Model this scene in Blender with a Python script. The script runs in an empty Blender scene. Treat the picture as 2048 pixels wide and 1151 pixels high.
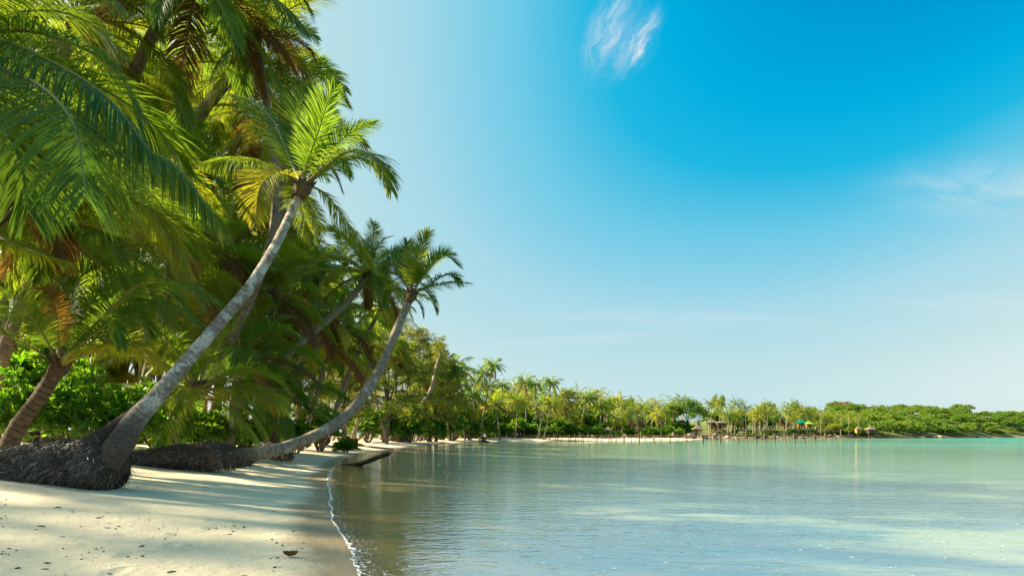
import bpy, math, random
import numpy as np
from mathutils import Vector, noise as mnoise
R = math.radians
rng = np.random.default_rng(7)
random.seed(7)
S = bpy.context.scene
COL = S.collection

# ------------------------------------------------------------------ camera, sky, sun, exposure
EYE, FPX, HORIZON = 1.3, 1200.0, 872.0          # eye height (m), focal length and horizon row for the 2048 px wide photograph
cd = bpy.data.cameras.new('camera'); cam = bpy.data.objects.new('camera', cd); COL.objects.link(cam)
cam.location = (0, 0, EYE); cam.rotation_euler = (R(90), 0, 0)
cd.sensor_width = 36; cd.lens = 36 * FPX / 2048; cd.shift_y = (HORIZON - 575.5) / 2048
cd.clip_start = 0.05; cd.clip_end = 60000
S.camera = cam

SUN_AZ, SUN_EL = -78.0, 36.0                      # azimuth from +Y towards +X, elevation
sd = bpy.data.lights.new('sun', 'SUN'); so = bpy.data.objects.new('sun', sd); COL.objects.link(so)
to_sun = Vector((math.sin(R(SUN_AZ)) * math.cos(R(SUN_EL)), math.cos(R(SUN_AZ)) * math.cos(R(SUN_EL)), math.sin(R(SUN_EL))))
so.rotation_euler = to_sun.to_track_quat('Z', 'Y').to_euler()
so.location = (-40, 30, 40)
sd.energy = 5.0; sd.angle = R(1.6); sd.color = (1.0, 0.86, 0.62)

S.view_settings.view_transform = 'Standard'; S.view_settings.look = 'None'
S.view_settings.exposure = 1.7; S.view_settings.gamma = 1.0; S.view_settings.use_curve_mapping = False
S.render.engine = 'CYCLES'
S.cycles.max_bounces = 7; S.cycles.diffuse_bounces = 4; S.cycles.glossy_bounces = 3
S.cycles.transmission_bounces = 4; S.cycles.transparent_max_bounces = 8
S.cycles.use_denoising = True; S.cycles.caustics_reflective = False; S.cycles.caustics_refractive = False
S.cycles.sample_clamp_indirect = 6

W = bpy.data.worlds.new('World'); S.world = W; W.use_nodes = True
def nodes_of(tree):
    def N(t, **k):
        n = tree.nodes.new(t)
        for a, b in k.items(): setattr(n, a, b)
        return n
    return N, tree.links.new
def lin(r, g, b):
    f = lambda c: (c / 255 / 12.92) if c / 255 <= .04045 else ((c / 255 + .055) / 1.055) ** 2.4
    return (f(r), f(g), f(b))
def ramp(N, stops, interp='LINEAR'):
    n = N('ShaderNodeValToRGB'); e = n.color_ramp.elements; n.color_ramp.interpolation = interp
    while len(e) < len(stops): e.new(0.5)
    for k, (p, c) in enumerate(stops):
        e[k].position = p; e[k].color = tuple(c)[:3] + (1,) if hasattr(c, '__len__') else (c, c, c, 1)
    return n
def sky():
    T = W.node_tree; T.nodes.clear(); N, L = nodes_of(T)
    st = N('ShaderNodeTexSky'); st.sky_type = 'NISHITA'; st.sun_disc = False
    st.sun_elevation = R(SUN_EL); st.sun_rotation = R(SUN_AZ)
    st.altitude = 0; st.air_density = 1.0; st.dust_density = 3.0; st.ozone_density = 1.0
    bw = N('ShaderNodeRGBToBW'); L(st.outputs[0], bw.inputs[0])
    tc = N('ShaderNodeTexCoord'); sx = N('ShaderNodeSeparateXYZ'); L(tc.outputs['Generated'], sx.inputs[0])
    # sea haze near the horizon, the same all round
    hz = N('ShaderNodeMath', operation='ABSOLUTE'); L(sx.outputs[2], hz.inputs[0])
    h1 = N('ShaderNodeMath', operation='MULTIPLY'); L(hz.outputs[0], h1.inputs[0]); h1.inputs[1].default_value = -10
    h2 = N('ShaderNodeMath', operation='EXPONENT'); L(h1.outputs[0], h2.inputs[0])
    h3 = N('ShaderNodeMath', operation='MULTIPLY_ADD'); L(h2.outputs[0], h3.inputs[0]); h3.inputs[1].default_value = 4.0; L(bw.outputs[0], h3.inputs[2])
    # added fill: sky opposite the sun, mostly out of view, brightened to lift the shade
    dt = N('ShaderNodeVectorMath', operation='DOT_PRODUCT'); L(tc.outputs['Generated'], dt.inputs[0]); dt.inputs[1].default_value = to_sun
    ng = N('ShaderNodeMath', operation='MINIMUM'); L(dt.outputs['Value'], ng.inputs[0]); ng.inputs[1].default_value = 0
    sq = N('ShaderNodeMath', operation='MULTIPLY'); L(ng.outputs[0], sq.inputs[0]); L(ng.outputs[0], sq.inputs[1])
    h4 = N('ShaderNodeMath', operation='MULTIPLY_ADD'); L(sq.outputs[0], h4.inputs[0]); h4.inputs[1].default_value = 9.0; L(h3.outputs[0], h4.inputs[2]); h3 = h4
    # forward scatter in the hazy air round the sun
    fw = N('ShaderNodeMath', operation='MAXIMUM'); L(dt.outputs['Value'], fw.inputs[0]); fw.inputs[1].default_value = 0
    f3 = N('ShaderNodeMath', operation='POWER'); L(fw.outputs[0], f3.inputs[0]); f3.inputs[1].default_value = 3
    h5 = N('ShaderNodeMath', operation='MULTIPLY_ADD'); L(f3.outputs[0], h5.inputs[0]); h5.inputs[1].default_value = 4.5; L(h3.outputs[0], h5.inputs[2]); h3 = h5
    mul = N('ShaderNodeMath', operation='MULTIPLY'); L(h3.outputs[0], mul.inputs[0]); mul.inputs[1].default_value = SKY_K
    # the picture's colour grade for the sky: brightness of the physical sky -> its hue
    rp = ramp(N, SKY_RAMP); L(mul.outputs[0], rp.inputs[0])
    # the glow round the sun, warm, brighter than the ramp's end
    ex = N('ShaderNodeMath', operation='SUBTRACT'); L(mul.outputs[0], ex.inputs[0]); ex.inputs[1].default_value = 1.0
    ex2 = N('ShaderNodeMath', operation='MAXIMUM'); L(ex.outputs[0], ex2.inputs[0]); ex2.inputs[1].default_value = 0.0
    gl = N('ShaderNodeVectorMath', operation='SCALE'); gl.inputs[0].default_value = (1.0, .88, .66); L(ex2.outputs[0], gl.inputs['Scale'])
    gl2 = N('ShaderNodeVectorMath', operation='ADD'); L(gl.outputs[0], gl2.inputs[0]); L(rp.outputs[0], gl2.inputs[1]); rp = gl2
    # cirrus wisps, on a flat layer high above (direction / height)
    zc = N('ShaderNodeMath', operation='MAXIMUM'); L(sx.outputs[2], zc.inputs[0]); zc.inputs[1].default_value = 0.02
    dx = N('ShaderNodeMath', operation='DIVIDE'); L(sx.outputs[0], dx.inputs[0]); L(zc.outputs[0], dx.inputs[1])
    dy = N('ShaderNodeMath', operation='DIVIDE'); L(sx.outputs[1], dy.inputs[0]); L(zc.outputs[0], dy.inputs[1])
    cb = N('ShaderNodeCombineXYZ'); L(dx.outputs[0], cb.inputs[0]); L(dy.outputs[0], cb.inputs[1])
    total = None
    for (cx, cy, ang, la, lw, k, fs) in CLOUDS:
        s0 = N('ShaderNodeVectorMath', operation='SUBTRACT'); L(cb.outputs[0], s0.inputs[0]); s0.inputs[1].default_value = (cx, cy, 0)
        wn = N('ShaderNodeTexNoise'); wn.inputs['Scale'].default_value = 2.2 / la; wn.inputs['Detail'].default_value = 3
        L(cb.outputs[0], wn.inputs['Vector'])
        wo = N('ShaderNodeVectorMath', operation='MULTIPLY_ADD'); L(wn.outputs['Color'], wo.inputs[0])
        wo.inputs[1].default_value = (la * .3, la * .3, 0); wo.inputs[2].default_value = (-la * .15, -la * .15, 0)
        ad = N('ShaderNodeVectorMath', operation='ADD'); L(s0.outputs[0], ad.inputs[0]); L(wo.outputs[0], ad.inputs[1])
        rt = N('ShaderNodeMapping'); rt.inputs['Rotation'].default_value = (0, 0, -ang); L(ad.outputs[0], rt.inputs[0])
        sc = N('ShaderNodeVectorMath', operation='DIVIDE'); L(rt.outputs[0], sc.inputs[0]); sc.inputs[1].default_value = (la, lw, 1)
        ln = N('ShaderNodeVectorMath', operation='LENGTH'); L(sc.outputs[0], ln.inputs[0])
        mr = N('ShaderNodeMapRange', interpolation_type='SMOOTHSTEP'); L(ln.outputs['Value'], mr.inputs[0])
        mr.inputs[1].default_value = 1.0; mr.inputs[2].default_value = 0.0; mr.inputs[3].default_value = 0; mr.inputs[4].default_value = 1
        fb = N('ShaderNodeMapping'); fb.inputs['Scale'].default_value = (fs[0], fs[1], 1); L(rt.outputs[0], fb.inputs[0])
        nz = N('ShaderNodeTexNoise'); nz.inputs['Scale'].default_value = 1; nz.inputs['Detail'].default_value = 8; nz.inputs['Roughness'].default_value = .62
        nz.inputs['Distortion'].default_value = .6
        L(fb.outputs[0], nz.inputs['Vector'])
        m2 = N('ShaderNodeMapRange'); L(nz.outputs['Fac'], m2.inputs[0]); m2.inputs[1].default_value = .36; m2.inputs[2].default_value = .74
        p = N('ShaderNodeMath', operation='MULTIPLY'); L(mr.outputs[0], p.inputs[0]); L(m2.outputs[0], p.inputs[1])
        q = N('ShaderNodeMath', operation='MULTIPLY'); L(p.outputs[0], q.inputs[0]); q.inputs[1].default_value = k
        if total is None: total = q
        else:
            t2 = N('ShaderNodeMath', operation='MAXIMUM'); L(total.outputs[0], t2.inputs[0]); L(q.outputs[0], t2.inputs[1]); total = t2
    mx = N('ShaderNodeMixRGB'); L(total.outputs[0], mx.inputs[0]); L(rp.outputs[0], mx.inputs[1]); mx.inputs[2].default_value = (*CLOUD_COL, 1)
    up = N('ShaderNodeVectorMath', operation='SCALE'); L(mx.outputs[0], up.inputs[0]); up.inputs['Scale'].default_value = 10 * SKY_GAIN
    bg = N('ShaderNodeBackground'); L(up.outputs[0], bg.inputs[0]); bg.inputs[1].default_value = 0.1
    out = N('ShaderNodeOutputWorld'); L(bg.outputs[0], out.inputs[0])
SKY_K = 0.15
SKY_GAIN = 0.31                                   # colours below are as seen at exposure 1.7
SKY_RAMP = [(.19, lin(0, 128, 196)), (.2375, lin(0, 152, 212)), (.275, lin(0, 174, 224)), (.3125, lin(30, 184, 226)), (.375, lin(110, 202, 230)), (.5, lin(168, 217, 232)), (.69, lin(194, 226, 230)), (1.0, lin(232, 243, 238))]
CLOUD_COL = lin(228, 236, 240)
CLOUDS = [(.236, 1.48, R(96), .26, .070, .95, (5, 30)), (.320, 1.535, R(98), .165, .040, 1.5, (7, 40)), (.275, 1.55, R(97), .22, .11, .5, (6, 22)), (1.95, 2.45, R(25), .75, .36, .62, (1.8, 6)),
          (1.6, 5.2, R(10), 2.4, .7, .40, (.7, 3)), (.7, 6.2, R(-20), 1.8, .6, .5, (.8, 4)), (3.9, 4.6, R(12), 1.7, .7, .5, (.8, 3))]
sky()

# ------------------------------------------------------------------ helpers
def P(x, y, Y):
    """point at depth Y (metres) seen at the photograph's pixel (x, y)"""
    return np.array([(x - 1024) / FPX * Y, Y, EYE + (HORIZON - y) / FPX * Y])
class MB:
    def __init__(s): s.v, s.f, s.m, s.t, s.u, s.n = [], [], [], [], [], 0
    def add(s, v, f, tint=.5, mat=0, uv=None):
        v = np.asarray(v, float).reshape(-1, 3); f = np.atleast_2d(np.asarray(f, int))
        s.v.append(v); s.f.append(f + s.n); s.m.append(np.full(len(f), mat)); s.n += len(v)
        s.t.append(np.broadcast_to(np.asarray(tint, float), (len(v),)))
        s.u.append(np.zeros((len(v), 2)) if uv is None else np.asarray(uv, float))
        return s
    def tris(s): return sum(len(f) * (f.shape[1] - 2) for f in s.f)
    def mesh(s, name, mats, smooth=True, origin=None):
        me = bpy.data.meshes.new(name); V = np.concatenate(s.v)
        if origin is not None: V = V - np.asarray(origin)
        me.vertices.add(len(V)); me.vertices.foreach_set('co', V.ravel().astype(np.float32))
        li = np.concatenate([f.ravel() for f in s.f]); tot = np.concatenate([np.full(len(f), f.shape[1]) for f in s.f])
        me.loops.add(len(li)); me.loops.foreach_set('vertex_index', li.astype(np.int32))
        st = np.concatenate([[0], np.cumsum(tot)[:-1]])
        me.polygons.add(len(tot)); me.polygons.foreach_set('loop_start', st.astype(np.int32))
        me.polygons.foreach_set('material_index', np.concatenate(s.m).astype(np.int32))
        me.polygons.foreach_set('use_smooth', np.full(len(tot), bool(smooth)))
        me.update(calc_edges=True)
        a = me.attributes.new('tint', 'FLOAT', 'POINT'); a.data.foreach_set('value', np.concatenate(s.t).astype(np.float32))
        U = np.concatenate(s.u)
        if U.any():
            ul = me.uv_layers.new(name='uv'); ul.data.foreach_set('uv', U[li].ravel().astype(np.float32))
        for m in (mats if isinstance(mats, (list, tuple)) else [mats]): me.materials.append(m)
        return me
def link(name, data, parent=None, loc=(0, 0, 0), rot=(0, 0, 0), scale=1.0):
    o = bpy.data.objects.new(name, data); COL.objects.link(o); o.parent = parent
    o.location = tuple(float(c) for c in loc); o.rotation_euler = rot
    o.scale = (scale,) * 3 if np.isscalar(scale) else scale
    return o
def tag(o, label=None, cat=None, group=None, kind=None):
    if label: o['label'] = label
    if cat: o['category'] = cat
    if group: o['group'] = group
    if kind: o['kind'] = kind
    return o
def thing(name, label, cat, loc, group=None):
    return tag(link(name, None, None, loc), label, cat, group)
def unit(a): return a / np.maximum(np.linalg.norm(a, axis=-1, keepdims=True), 1e-9)
def curve(pts, n):
    """smooth curve through the points (Catmull-Rom), n samples"""
    p = np.asarray(pts, float); k = len(p)
    if k == 2: return p[0] + np.linspace(0, 1, n)[:, None] * (p[1] - p[0])
    e = np.vstack([2 * p[0] - p[1], p, 2 * p[-1] - p[-2]])
    t = np.linspace(0, k - 1 - 1e-9, n); i = t.astype(int); u = (t - i)[:, None]
    a, b, c, d = e[i], e[i + 1], e[i + 2], e[i + 3]
    return .5 * (2 * b + (c - a) * u + (2 * a - 5 * b + 4 * c - d) * u ** 2 + (3 * b - a - 3 * c + d) * u ** 3)
def tube(mb, path, rad, k=8, mat=0, tint=.5, wob=0, seed=0, squash=None):
    p = np.asarray(path, float); n = len(p); rad = np.broadcast_to(np.asarray(rad, float), (n,))
    T = unit(np.gradient(p, axis=0)); up = np.array([0, 0, 1.]) if abs(T[0, 2]) < .9 else np.array([1., 0, 0])
    A = np.zeros((n, 3)); a = unit(np.cross(T[0], up))
    for i in range(n):
        a = unit(a - T[i] * a.dot(T[i])); A[i] = a
    B = np.cross(T, A); th = np.arange(k + 1) / k * 2 * math.pi; th[-1] = 0
    r = rad[:, None] * np.ones((1, k + 1))
    if wob:
        g = np.random.default_rng(seed); q = 1 + wob * g.normal(size=(n, k)); r = r * np.concatenate([q, q[:, :1]], 1)
    v = p[:, None] + r[..., None] * (np.cos(th)[None, :, None] * A[:, None] + np.sin(th)[None, :, None] * B[:, None])
    ds = np.concatenate([[0], np.cumsum(np.linalg.norm(np.diff(p, axis=0), axis=1))])
    uv = np.stack(np.broadcast_arrays(np.linspace(0, 1, k + 1)[None], ds[:, None]), -1)
    i, j = np.meshgrid(np.arange(n - 1), np.arange(k), indexing='ij'); q = (i * (k + 1) + j).ravel()
    f = np.stack([q, q + 1, q + k + 2, q + k + 1], 1)
    mb.add(v.reshape(-1, 3), f, tint, mat, uv.reshape(-1, 2))
    for e, rev in ((0, True), (n - 1, False)):            # end caps
        c = p[e][None]; ring = v[e, :k]
        fi = np.stack([np.full(k, k), np.arange(k), (np.arange(k) + 1) % k], 1)
        if rev: fi = fi[:, ::-1]
        mb.add(np.vstack([ring, c]), fi, tint, mat, np.tile([[0, ds[e]]], (k + 1, 1)))
    return mb
BOXF = np.array([[0, 1, 3, 2], [4, 6, 7, 5], [0, 4, 5, 1], [2, 3, 7, 6], [0, 2, 6, 4], [1, 5, 7, 3]])
def box(mb, lo, hi, mat=0, tint=.5, rz=0, org=(0, 0, 0)):
    v = np.array([[x, y, z] for x in (lo[0], hi[0]) for y in (lo[1], hi[1]) for z in (lo[2], hi[2])], float)
    c, s = math.cos(rz), math.sin(rz); v = np.stack([v[:, 0] * c - v[:, 1] * s, v[:, 0] * s + v[:, 1] * c, v[:, 2]], 1) + org
    return mb.add(v, BOXF, tint, mat)

# ------------------------------------------------------------------ materials
def new_mat(name):
    m = bpy.data.materials.new(name); m.use_nodes = True; m.node_tree.nodes.clear()
    N, L = nodes_of(m.node_tree); out = N('ShaderNodeOutputMaterial')
    return m, N, L, out
def tint_value(N, L, a=.6, b=.4):
    at = N('ShaderNodeAttribute', attribute_name='tint'); oi = N('ShaderNodeObjectInfo')
    m1 = N('ShaderNodeMath', operation='MULTIPLY'); L(at.outputs['Fac'], m1.inputs[0]); m1.inputs[1].default_value = a
    m2 = N('ShaderNodeMath', operation='MULTIPLY_ADD'); L(oi.outputs['Random'], m2.inputs[0]); m2.inputs[1].default_value = b; L(m1.outputs[0], m2.inputs[2])
    return m2
def leaf_mat(name, stops, tstops, tr=.4, rough=.42, spec=.5, a=.6, b=.4):
    m, N, L, out = new_mat(name); tv = tint_value(N, L, a, b)
    r1 = ramp(N, stops); L(tv.outputs[0], r1.inputs[0]); r2 = ramp(N, tstops); L(tv.outputs[0], r2.inputs[0])
    p = N('ShaderNodeBsdfPrincipled'); L(r1.outputs[0], p.inputs['Base Color']); p.inputs['Roughness'].default_value = rough
    p.inputs['Specular IOR Level'].default_value = spec
    t = N('ShaderNodeBsdfTranslucent'); L(r2.outputs[0], t.inputs[0])
    mx = N('ShaderNodeMixShader'); mx.inputs[0].default_value = tr; L(p.outputs[0], mx.inputs[1]); L(t.outputs[0], mx.inputs[2])
    L(mx.outputs[0], out.inputs[0]); return m
M = {}
M['palm'] = leaf_mat('palm_leaf', [(0, (.035, .10, .022)), (.5, (.075, .15, .014)), (.85, (.15, .20, .014)), (1, (.22, .21, .016))],
                     [(0, (.15, .38, .035)), (.5, (.33, .50, .025)), (1, (.66, .58, .03))], tr=.42, rough=.5, spec=.22)
M['palm_gold'] = leaf_mat('palm_leaf_gold', [(0, (.13, .19, .012)), (1, (.22, .23, .012))], [(0, (.45, .58, .02)), (1, (.72, .64, .03))], tr=.45, rough=.5, spec=.25)
M['palm_dry'] = leaf_mat('palm_leaf_dry', [(0, (.09, .055, .024)), (1, (.16, .09, .03))], [(0, (.35, .2, .04)), (1, (.5, .26, .04))], tr=.35, rough=.6, spec=.2)
M['rachis'] = leaf_mat('palm_rachis', [(0, (.16, .19, .03)), (1, (.26, .24, .045))], [(0, (.2, .2, .02)), (1, (.2, .2, .02))], tr=.05, rough=.4)
M['rachis_dry'] = leaf_mat('palm_rachis_dry', [(0, (.2, .13, .06)), (1, (.26, .17, .07))], [(0, (.2, .1, .02)), (1, (.2, .1, .02))], tr=.05, rough=.6)
M['bush'] = leaf_mat('bush_leaf', [(0, (.035, .13, .012)), (.6, (.065, .19, .016)), (1, (.13, .24, .02))], [(0, (.16, .48, .01)), (1, (.42, .60, .02))], tr=.42, rough=.4, a=.75, b=.25)
M['casuarina'] = leaf_mat('casuarina_needles', [(0, (.06, .115, .022)), (.6, (.13, .17, .03)), (1, (.25, .21, .035))], [(0, (.26, .36, .04)), (1, (.60, .48, .05))], tr=.4, rough=.6, spec=.2, a=.8, b=.2)
M['tree'] = leaf_mat('tree_leaf', [(0, (.03, .085, .014)), (.5, (.06, .14, .015)), (1, (.14, .20, .016))], [(0, (.14, .34, .02)), (1, (.46, .54, .03))], tr=.36, rough=.5, spec=.3, a=.5, b=.5)
M['tree_rust'] = leaf_mat('tree_leaf_rust', [(0, (.11, .10, .03)), (1, (.20, .13, .05))], [(0, (.3, .24, .05)), (1, (.42, .28, .08))], tr=.34, rough=.6, spec=.2)
M['tree_lime'] = leaf_mat('tree_leaf_lime', [(0, (.09, .17, .012)), (1, (.17, .21, .014))], [(0, (.35, .5, .02)), (1, (.55, .55, .03))], tr=.4, rough=.5, spec=.3)

def noise_n(N, L, vec, scale, detail=4, rough=.55, dist=0):
    n = N('ShaderNodeTexNoise'); n.inputs['Scale'].default_value = scale; n.inputs['Detail'].default_value = detail
    n.inputs['Roughness'].default_value = rough; n.inputs['Distortion'].default_value = dist
    if vec is not None: L(vec, n.inputs['Vector'])
    return n
def mapr(N, L, src, a, b, c=0, d=1, smooth=False):
    n = N('ShaderNodeMapRange'); L(src, n.inputs[0])
    if smooth: n.interpolation_type = 'SMOOTHSTEP'
    for k, v in zip((1, 2, 3, 4), (a, b, c, d)): n.inputs[k].default_value = v
    return n
def mixc(N, L, fac, a, b):
    n = N('ShaderNodeMixRGB')
    for k, s in ((0, fac), (1, a), (2, b)):
        if hasattr(s, 'is_output'): L(s, n.inputs[k])
        elif k == 0: n.inputs[0].default_value = s
        else: n.inputs[k].default_value = (*s, 1)
    return n
def bump(N, L, h, strength, dist, normal=None):
    n = N('ShaderNodeBump'); n.inputs['Strength'].default_value = strength; n.inputs['Distance'].default_value = dist
    L(h, n.inputs['Height'])
    if normal is not None: L(normal, n.inputs['Normal'])
    return n
def trunk_mat(name, bark, dark, lichen, lich_amt=.52, foot=0.0, ring=9.0, ring_dark=.5):
    """ringed bark; foot = metres of dark fibrous bark at the butt"""
    m, N, L, out = new_mat(name); uv = N('ShaderNodeUVMap'); sp = N('ShaderNodeSeparateXYZ'); L(uv.outputs[0], sp.inputs[0])
    tc = N('ShaderNodeTexCoord'); ob = tc.outputs['Object']
    wob = noise_n(N, L, ob, 2.5, 3); wm = N('ShaderNodeMath', operation='MULTIPLY_ADD'); L(wob.outputs[0], wm.inputs[0]); wm.inputs[1].default_value = .16; L(sp.outputs[1], wm.inputs[2])
    rs = N('ShaderNodeMath', operation='MULTIPLY'); L(wm.outputs[0], rs.inputs[0]); rs.inputs[1].default_value = ring
    fr = N('ShaderNodeMath', operation='FRACT'); L(rs.outputs[0], fr.inputs[0])
    rd = ramp(N, [(0, 0.0), (.10, 1.0), (.8, .85), (1, .2)]); L(fr.outputs[0], rd.inputs[0])
    n1 = noise_n(N, L, ob, 7, 6, .65); n2 = noise_n(N, L, ob, 28, 5, .7); n3 = noise_n(N, L, ob, 3.2, 7, .68, .4)
    c1 = mixc(N, L, mapr(N, L, n1.outputs[0], .35, .68).outputs[0], dark, bark)
    rk = mapr(N, L, rd.outputs[0], 0, 1, 1 - ring_dark, 1)
    c2 = N('ShaderNodeMixRGB', blend_type='MULTIPLY'); c2.inputs[0].default_value = 1; L(c1.outputs[0], c2.inputs[1]); L(rk.outputs[0], c2.inputs[2])
    lm = mapr(N, L, n3.outputs[0], lich_amt, lich_amt + .06); lf = mapr(N, L, n2.outputs[0], .38, .5)
    lmul = N('ShaderNodeMath', operation='MULTIPLY'); L(lm.outputs[0], lmul.inputs[0]); L(lf.outputs[0], lmul.inputs[1])
    c3 = mixc(N, L, lmul.outputs[0], c2.outputs[0], lichen)
    col = c3
    if foot:
        fn = N('ShaderNodeMath', operation='MULTIPLY_ADD'); L(n3.outputs[0], fn.inputs[0]); fn.inputs[1].default_value = -1.3; L(sp.outputs[1], fn.inputs[2])
        fm = mapr(N, L, fn.outputs[0], foot - .65 - .55, foot - .65 + .35, .95, 0, True)
        fcol = mixc(N, L, mapr(N, L, n2.outputs[0], .35, .7).outputs[0], (.035, .026, .02), (.12, .09, .065))
        col = mixc(N, L, fm.outputs[0], c3.outputs[0], fcol.outputs[0])
    p = N('ShaderNodeBsdfPrincipled'); L(col.outputs[0], p.inputs['Base Color']); p.inputs['Roughness'].default_value = .85; p.inputs['Specular IOR Level'].default_value = .25
    b1 = bump(N, L, rd.outputs[0], .7, .02); b2 = bump(N, L, n2.outputs[0], .8, .03, b1.outputs[0]); L(b2.outputs[0], p.inputs['Normal'])
    L(p.outputs[0], out.inputs[0]); return m
M['trunk'] = trunk_mat('palm_bark', (.34, .27, .19), (.15, .11, .08), (.52, .52, .46), .60)
M['trunk_hero'] = trunk_mat('palm_bark_lichen', (.44, .37, .29), (.17, .13, .10), (.60, .58, .50), .485, foot=1.05, ring=8)
M['trunk_hero2'] = trunk_mat('palm_bark_mottled', (.42, .34, .24), (.18, .13, .09), (.50, .48, .40), .57, foot=.9, ring=8)
M['trunk_ring'] = trunk_mat('palm_bark_ringed', (.20, .135, .08), (.10, .068, .04), (.2, .15, .1), .75, ring=6.5, ring_dark=.85)
M['trunk_pale'] = trunk_mat('palm_bark_pale', (.38, .32, .23), (.23, .18, .125), (.38, .36, .31), .6, ring=4, ring_dark=.3)
M['wood'] = trunk_mat('tree_bark', (.17, .12, .08), (.07, .05, .035), (.3, .28, .24), .66, ring=1.5, ring_dark=.15)
def plain(name, col, rough=.8, col2=None, scale=6, bump_k=0, spec=.3, metal=0):
    m, N, L, out = new_mat(name); tc = N('ShaderNodeTexCoord'); n = noise_n(N, L, tc.outputs['Object'], scale, 5, .65)
    c2 = col2 or tuple(c * .6 for c in col); oi = N('ShaderNodeObjectInfo')
    f = N('ShaderNodeMath', operation='MULTIPLY_ADD'); L(oi.outputs['Random'], f.inputs[0]); f.inputs[1].default_value = .3; L(mapr(N, L, n.outputs[0], .3, .7, -.1, .85).outputs[0], f.inputs[2])
    c = mixc(N, L, f.outputs[0], c2, col); p = N('ShaderNodeBsdfPrincipled'); L(c.outputs[0], p.inputs['Base Color'])
    p.inputs['Roughness'].default_value = rough; p.inputs['Specular IOR Level'].default_value = spec
    if bump_k: L(bump(N, L, n.outputs[0], 1, bump_k).outputs[0], p.inputs['Normal'])
    L(p.outputs[0], out.inputs[0]); return m
M['fibre'] = leaf_mat('root_fibre', [(0, (.018, .012, .008)), (.5, (.05, .034, .024)), (.8, (.14, .105, .08)), (1, (.34, .30, .26))], [(0, (.02, .01, .01)), (1, (.02, .01, .01))], tr=.02, rough=.45, spec=.5, a=1, b=0)
M['root'] = plain('root_mass_bark', (.055, .038, .028), .9, (.02, .014, .011), 11, .03)
M['deadwood'] = plain('dead_wood', (.11, .085, .065), .85, (.03, .022, .018), 9, .02)
M['wetwood'] = plain('wet_wood', (.075, .055, .03), .4, (.03, .022, .012), 9, .01, spec=.5)
M['boot'] = plain('leaf_sheath', (.16, .10, .05), .85, (.05, .03, .018), 8, .02)
M['thatch'] = plain('thatch', (.25, .19, .125), .9, (.14, .10, .065), 3, .05)
M['thatch_grey'] = plain('thatch_grey', (.19, .165, .14), .9, (.10, .088, .075), 3, .05)
M['roof_green'] = plain('green_roof_sheet', (.0, .33, .20), .5, (.0, .24, .15), 2)
M['roof_lime'] = plain('lime_roof_sheet', (.33, .52, .05), .5, (.25, .42, .04), 2)
M['roof_teal'] = plain('teal_roof_sheet', (.03, .16, .17), .5, (.02, .11, .12), 2)
M['wall_red'] = plain('red_brown_boards', (.36, .13, .05), .8, (.25, .09, .035), 3)
M['wall_orange'] = plain('orange_wall', (.55, .25, .07), .8, (.42, .18, .05), 3)
M['wall_yellow'] = plain('yellow_wall', (.58, .38, .08), .8, (.5, .3, .06), 3)
M['wall_dark'] = plain('dark_boards', (.10, .07, .05), .85, (.05, .035, .025), 3)
M['pier'] = plain('weathered_pier_wood', (.29, .20, .12), .85, (.15, .10, .06), 5, .01)
M['white'] = plain('white_paint', (.6, .6, .56), .6, (.5, .5, .46), 4)
M['styro'] = plain('weathered_block', (.55, .58, .56), .8, (.36, .36, .33), 12, .01)
M['rock_pale'] = plain('pale_rock', (.42, .33, .25), .9, (.20, .145, .10), 1.2, .12)
M['rock_dark'] = plain('dark_rock', (.15, .11, .075), .9, (.06, .045, .03), 1.5, .12)
M['husk'] = plain('coconut_husk', (.10, .055, .035), .85, (.045, .026, .02), 14, .01)
M['bird'] = plain('dark_feathers', (.03, .03, .035), .7)

# ------------------------------------------------------------------ ground and water
SHORE = np.array([(60, -900), (14, -120), (5, -30), (2.2, -10), (.7, -2), (-.25, 1.6), (-1.1, 4.2), (-1.44, 5.6), (-1.98, 7.2), (-2.75, 9.2), (-3.73, 12.3), (-4.6, 15), (-5.5, 17.9), (-6.5, 21.3),
                  (-7.5, 25), (-9.0, 31), (-10.1, 37), (-11.4, 47), (-12.1, 57.8), (-12.9, 74), (-13.3, 91), (-12.6, 107), (-11.5, 122), (-7.5, 142), (-2, 158), (9, 166),
                  (23, 168), (42, 182), (64, 214), (84, 262), (106, 318), (138, 372), (180, 410), (228, 445), (300, 500), (372, 560), (432, 618), (520, 690), (640, 770), (760, 800), (1000, 790), (3800, 900)], float)
LAND = np.vstack([SHORE, [(3800, 5000), (-5000, 5000), (-5000, -1500), (60, -1500)]])
def shore_dist(x, y):
    """signed distance to the waterline, + on land"""
    sh = x.shape; p = np.stack([x.ravel(), y.ravel()], 1); best = np.full(len(p), 1e18); ins = np.zeros(len(p), bool)
    for k in range(len(LAND)):
        a, b = LAND[k], LAND[(k + 1) % len(LAND)]
        if k < len(SHORE) - 1:
            ab = b - a; t = np.clip(((p - a) @ ab) / (ab @ ab), 0, 1); d = ((p - a - t[:, None] * ab) ** 2).sum(1); best = np.minimum(best, d)
        c = (a[1] > p[:, 1]) != (b[1] > p[:, 1])
        with np.errstate(divide='ignore', invalid='ignore'):
            xi = (b[0] - a[0]) * (p[:, 1] - a[1]) / (b[1] - a[1]) + a[0]
        ins ^= c & (p[:, 0] < xi)
    return (np.sqrt(best) * np.where(ins, 1, -1)).reshape(sh)
STEPS = [(-5.4 + .42 * k + .11 * (-1) ** k + .06 * math.sin(k * 7.3), 5.2 + .52 * k + .05 * math.sin(k * 3.1), .85 + .12 * math.sin(k * 5)) for k in range(9)] + [(-3.4 - .12 * k + .10 * (-1) ** k, 5.0 + .63 * k, 1.7 + .1 * math.sin(k * 4)) for k in range(12)]
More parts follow.
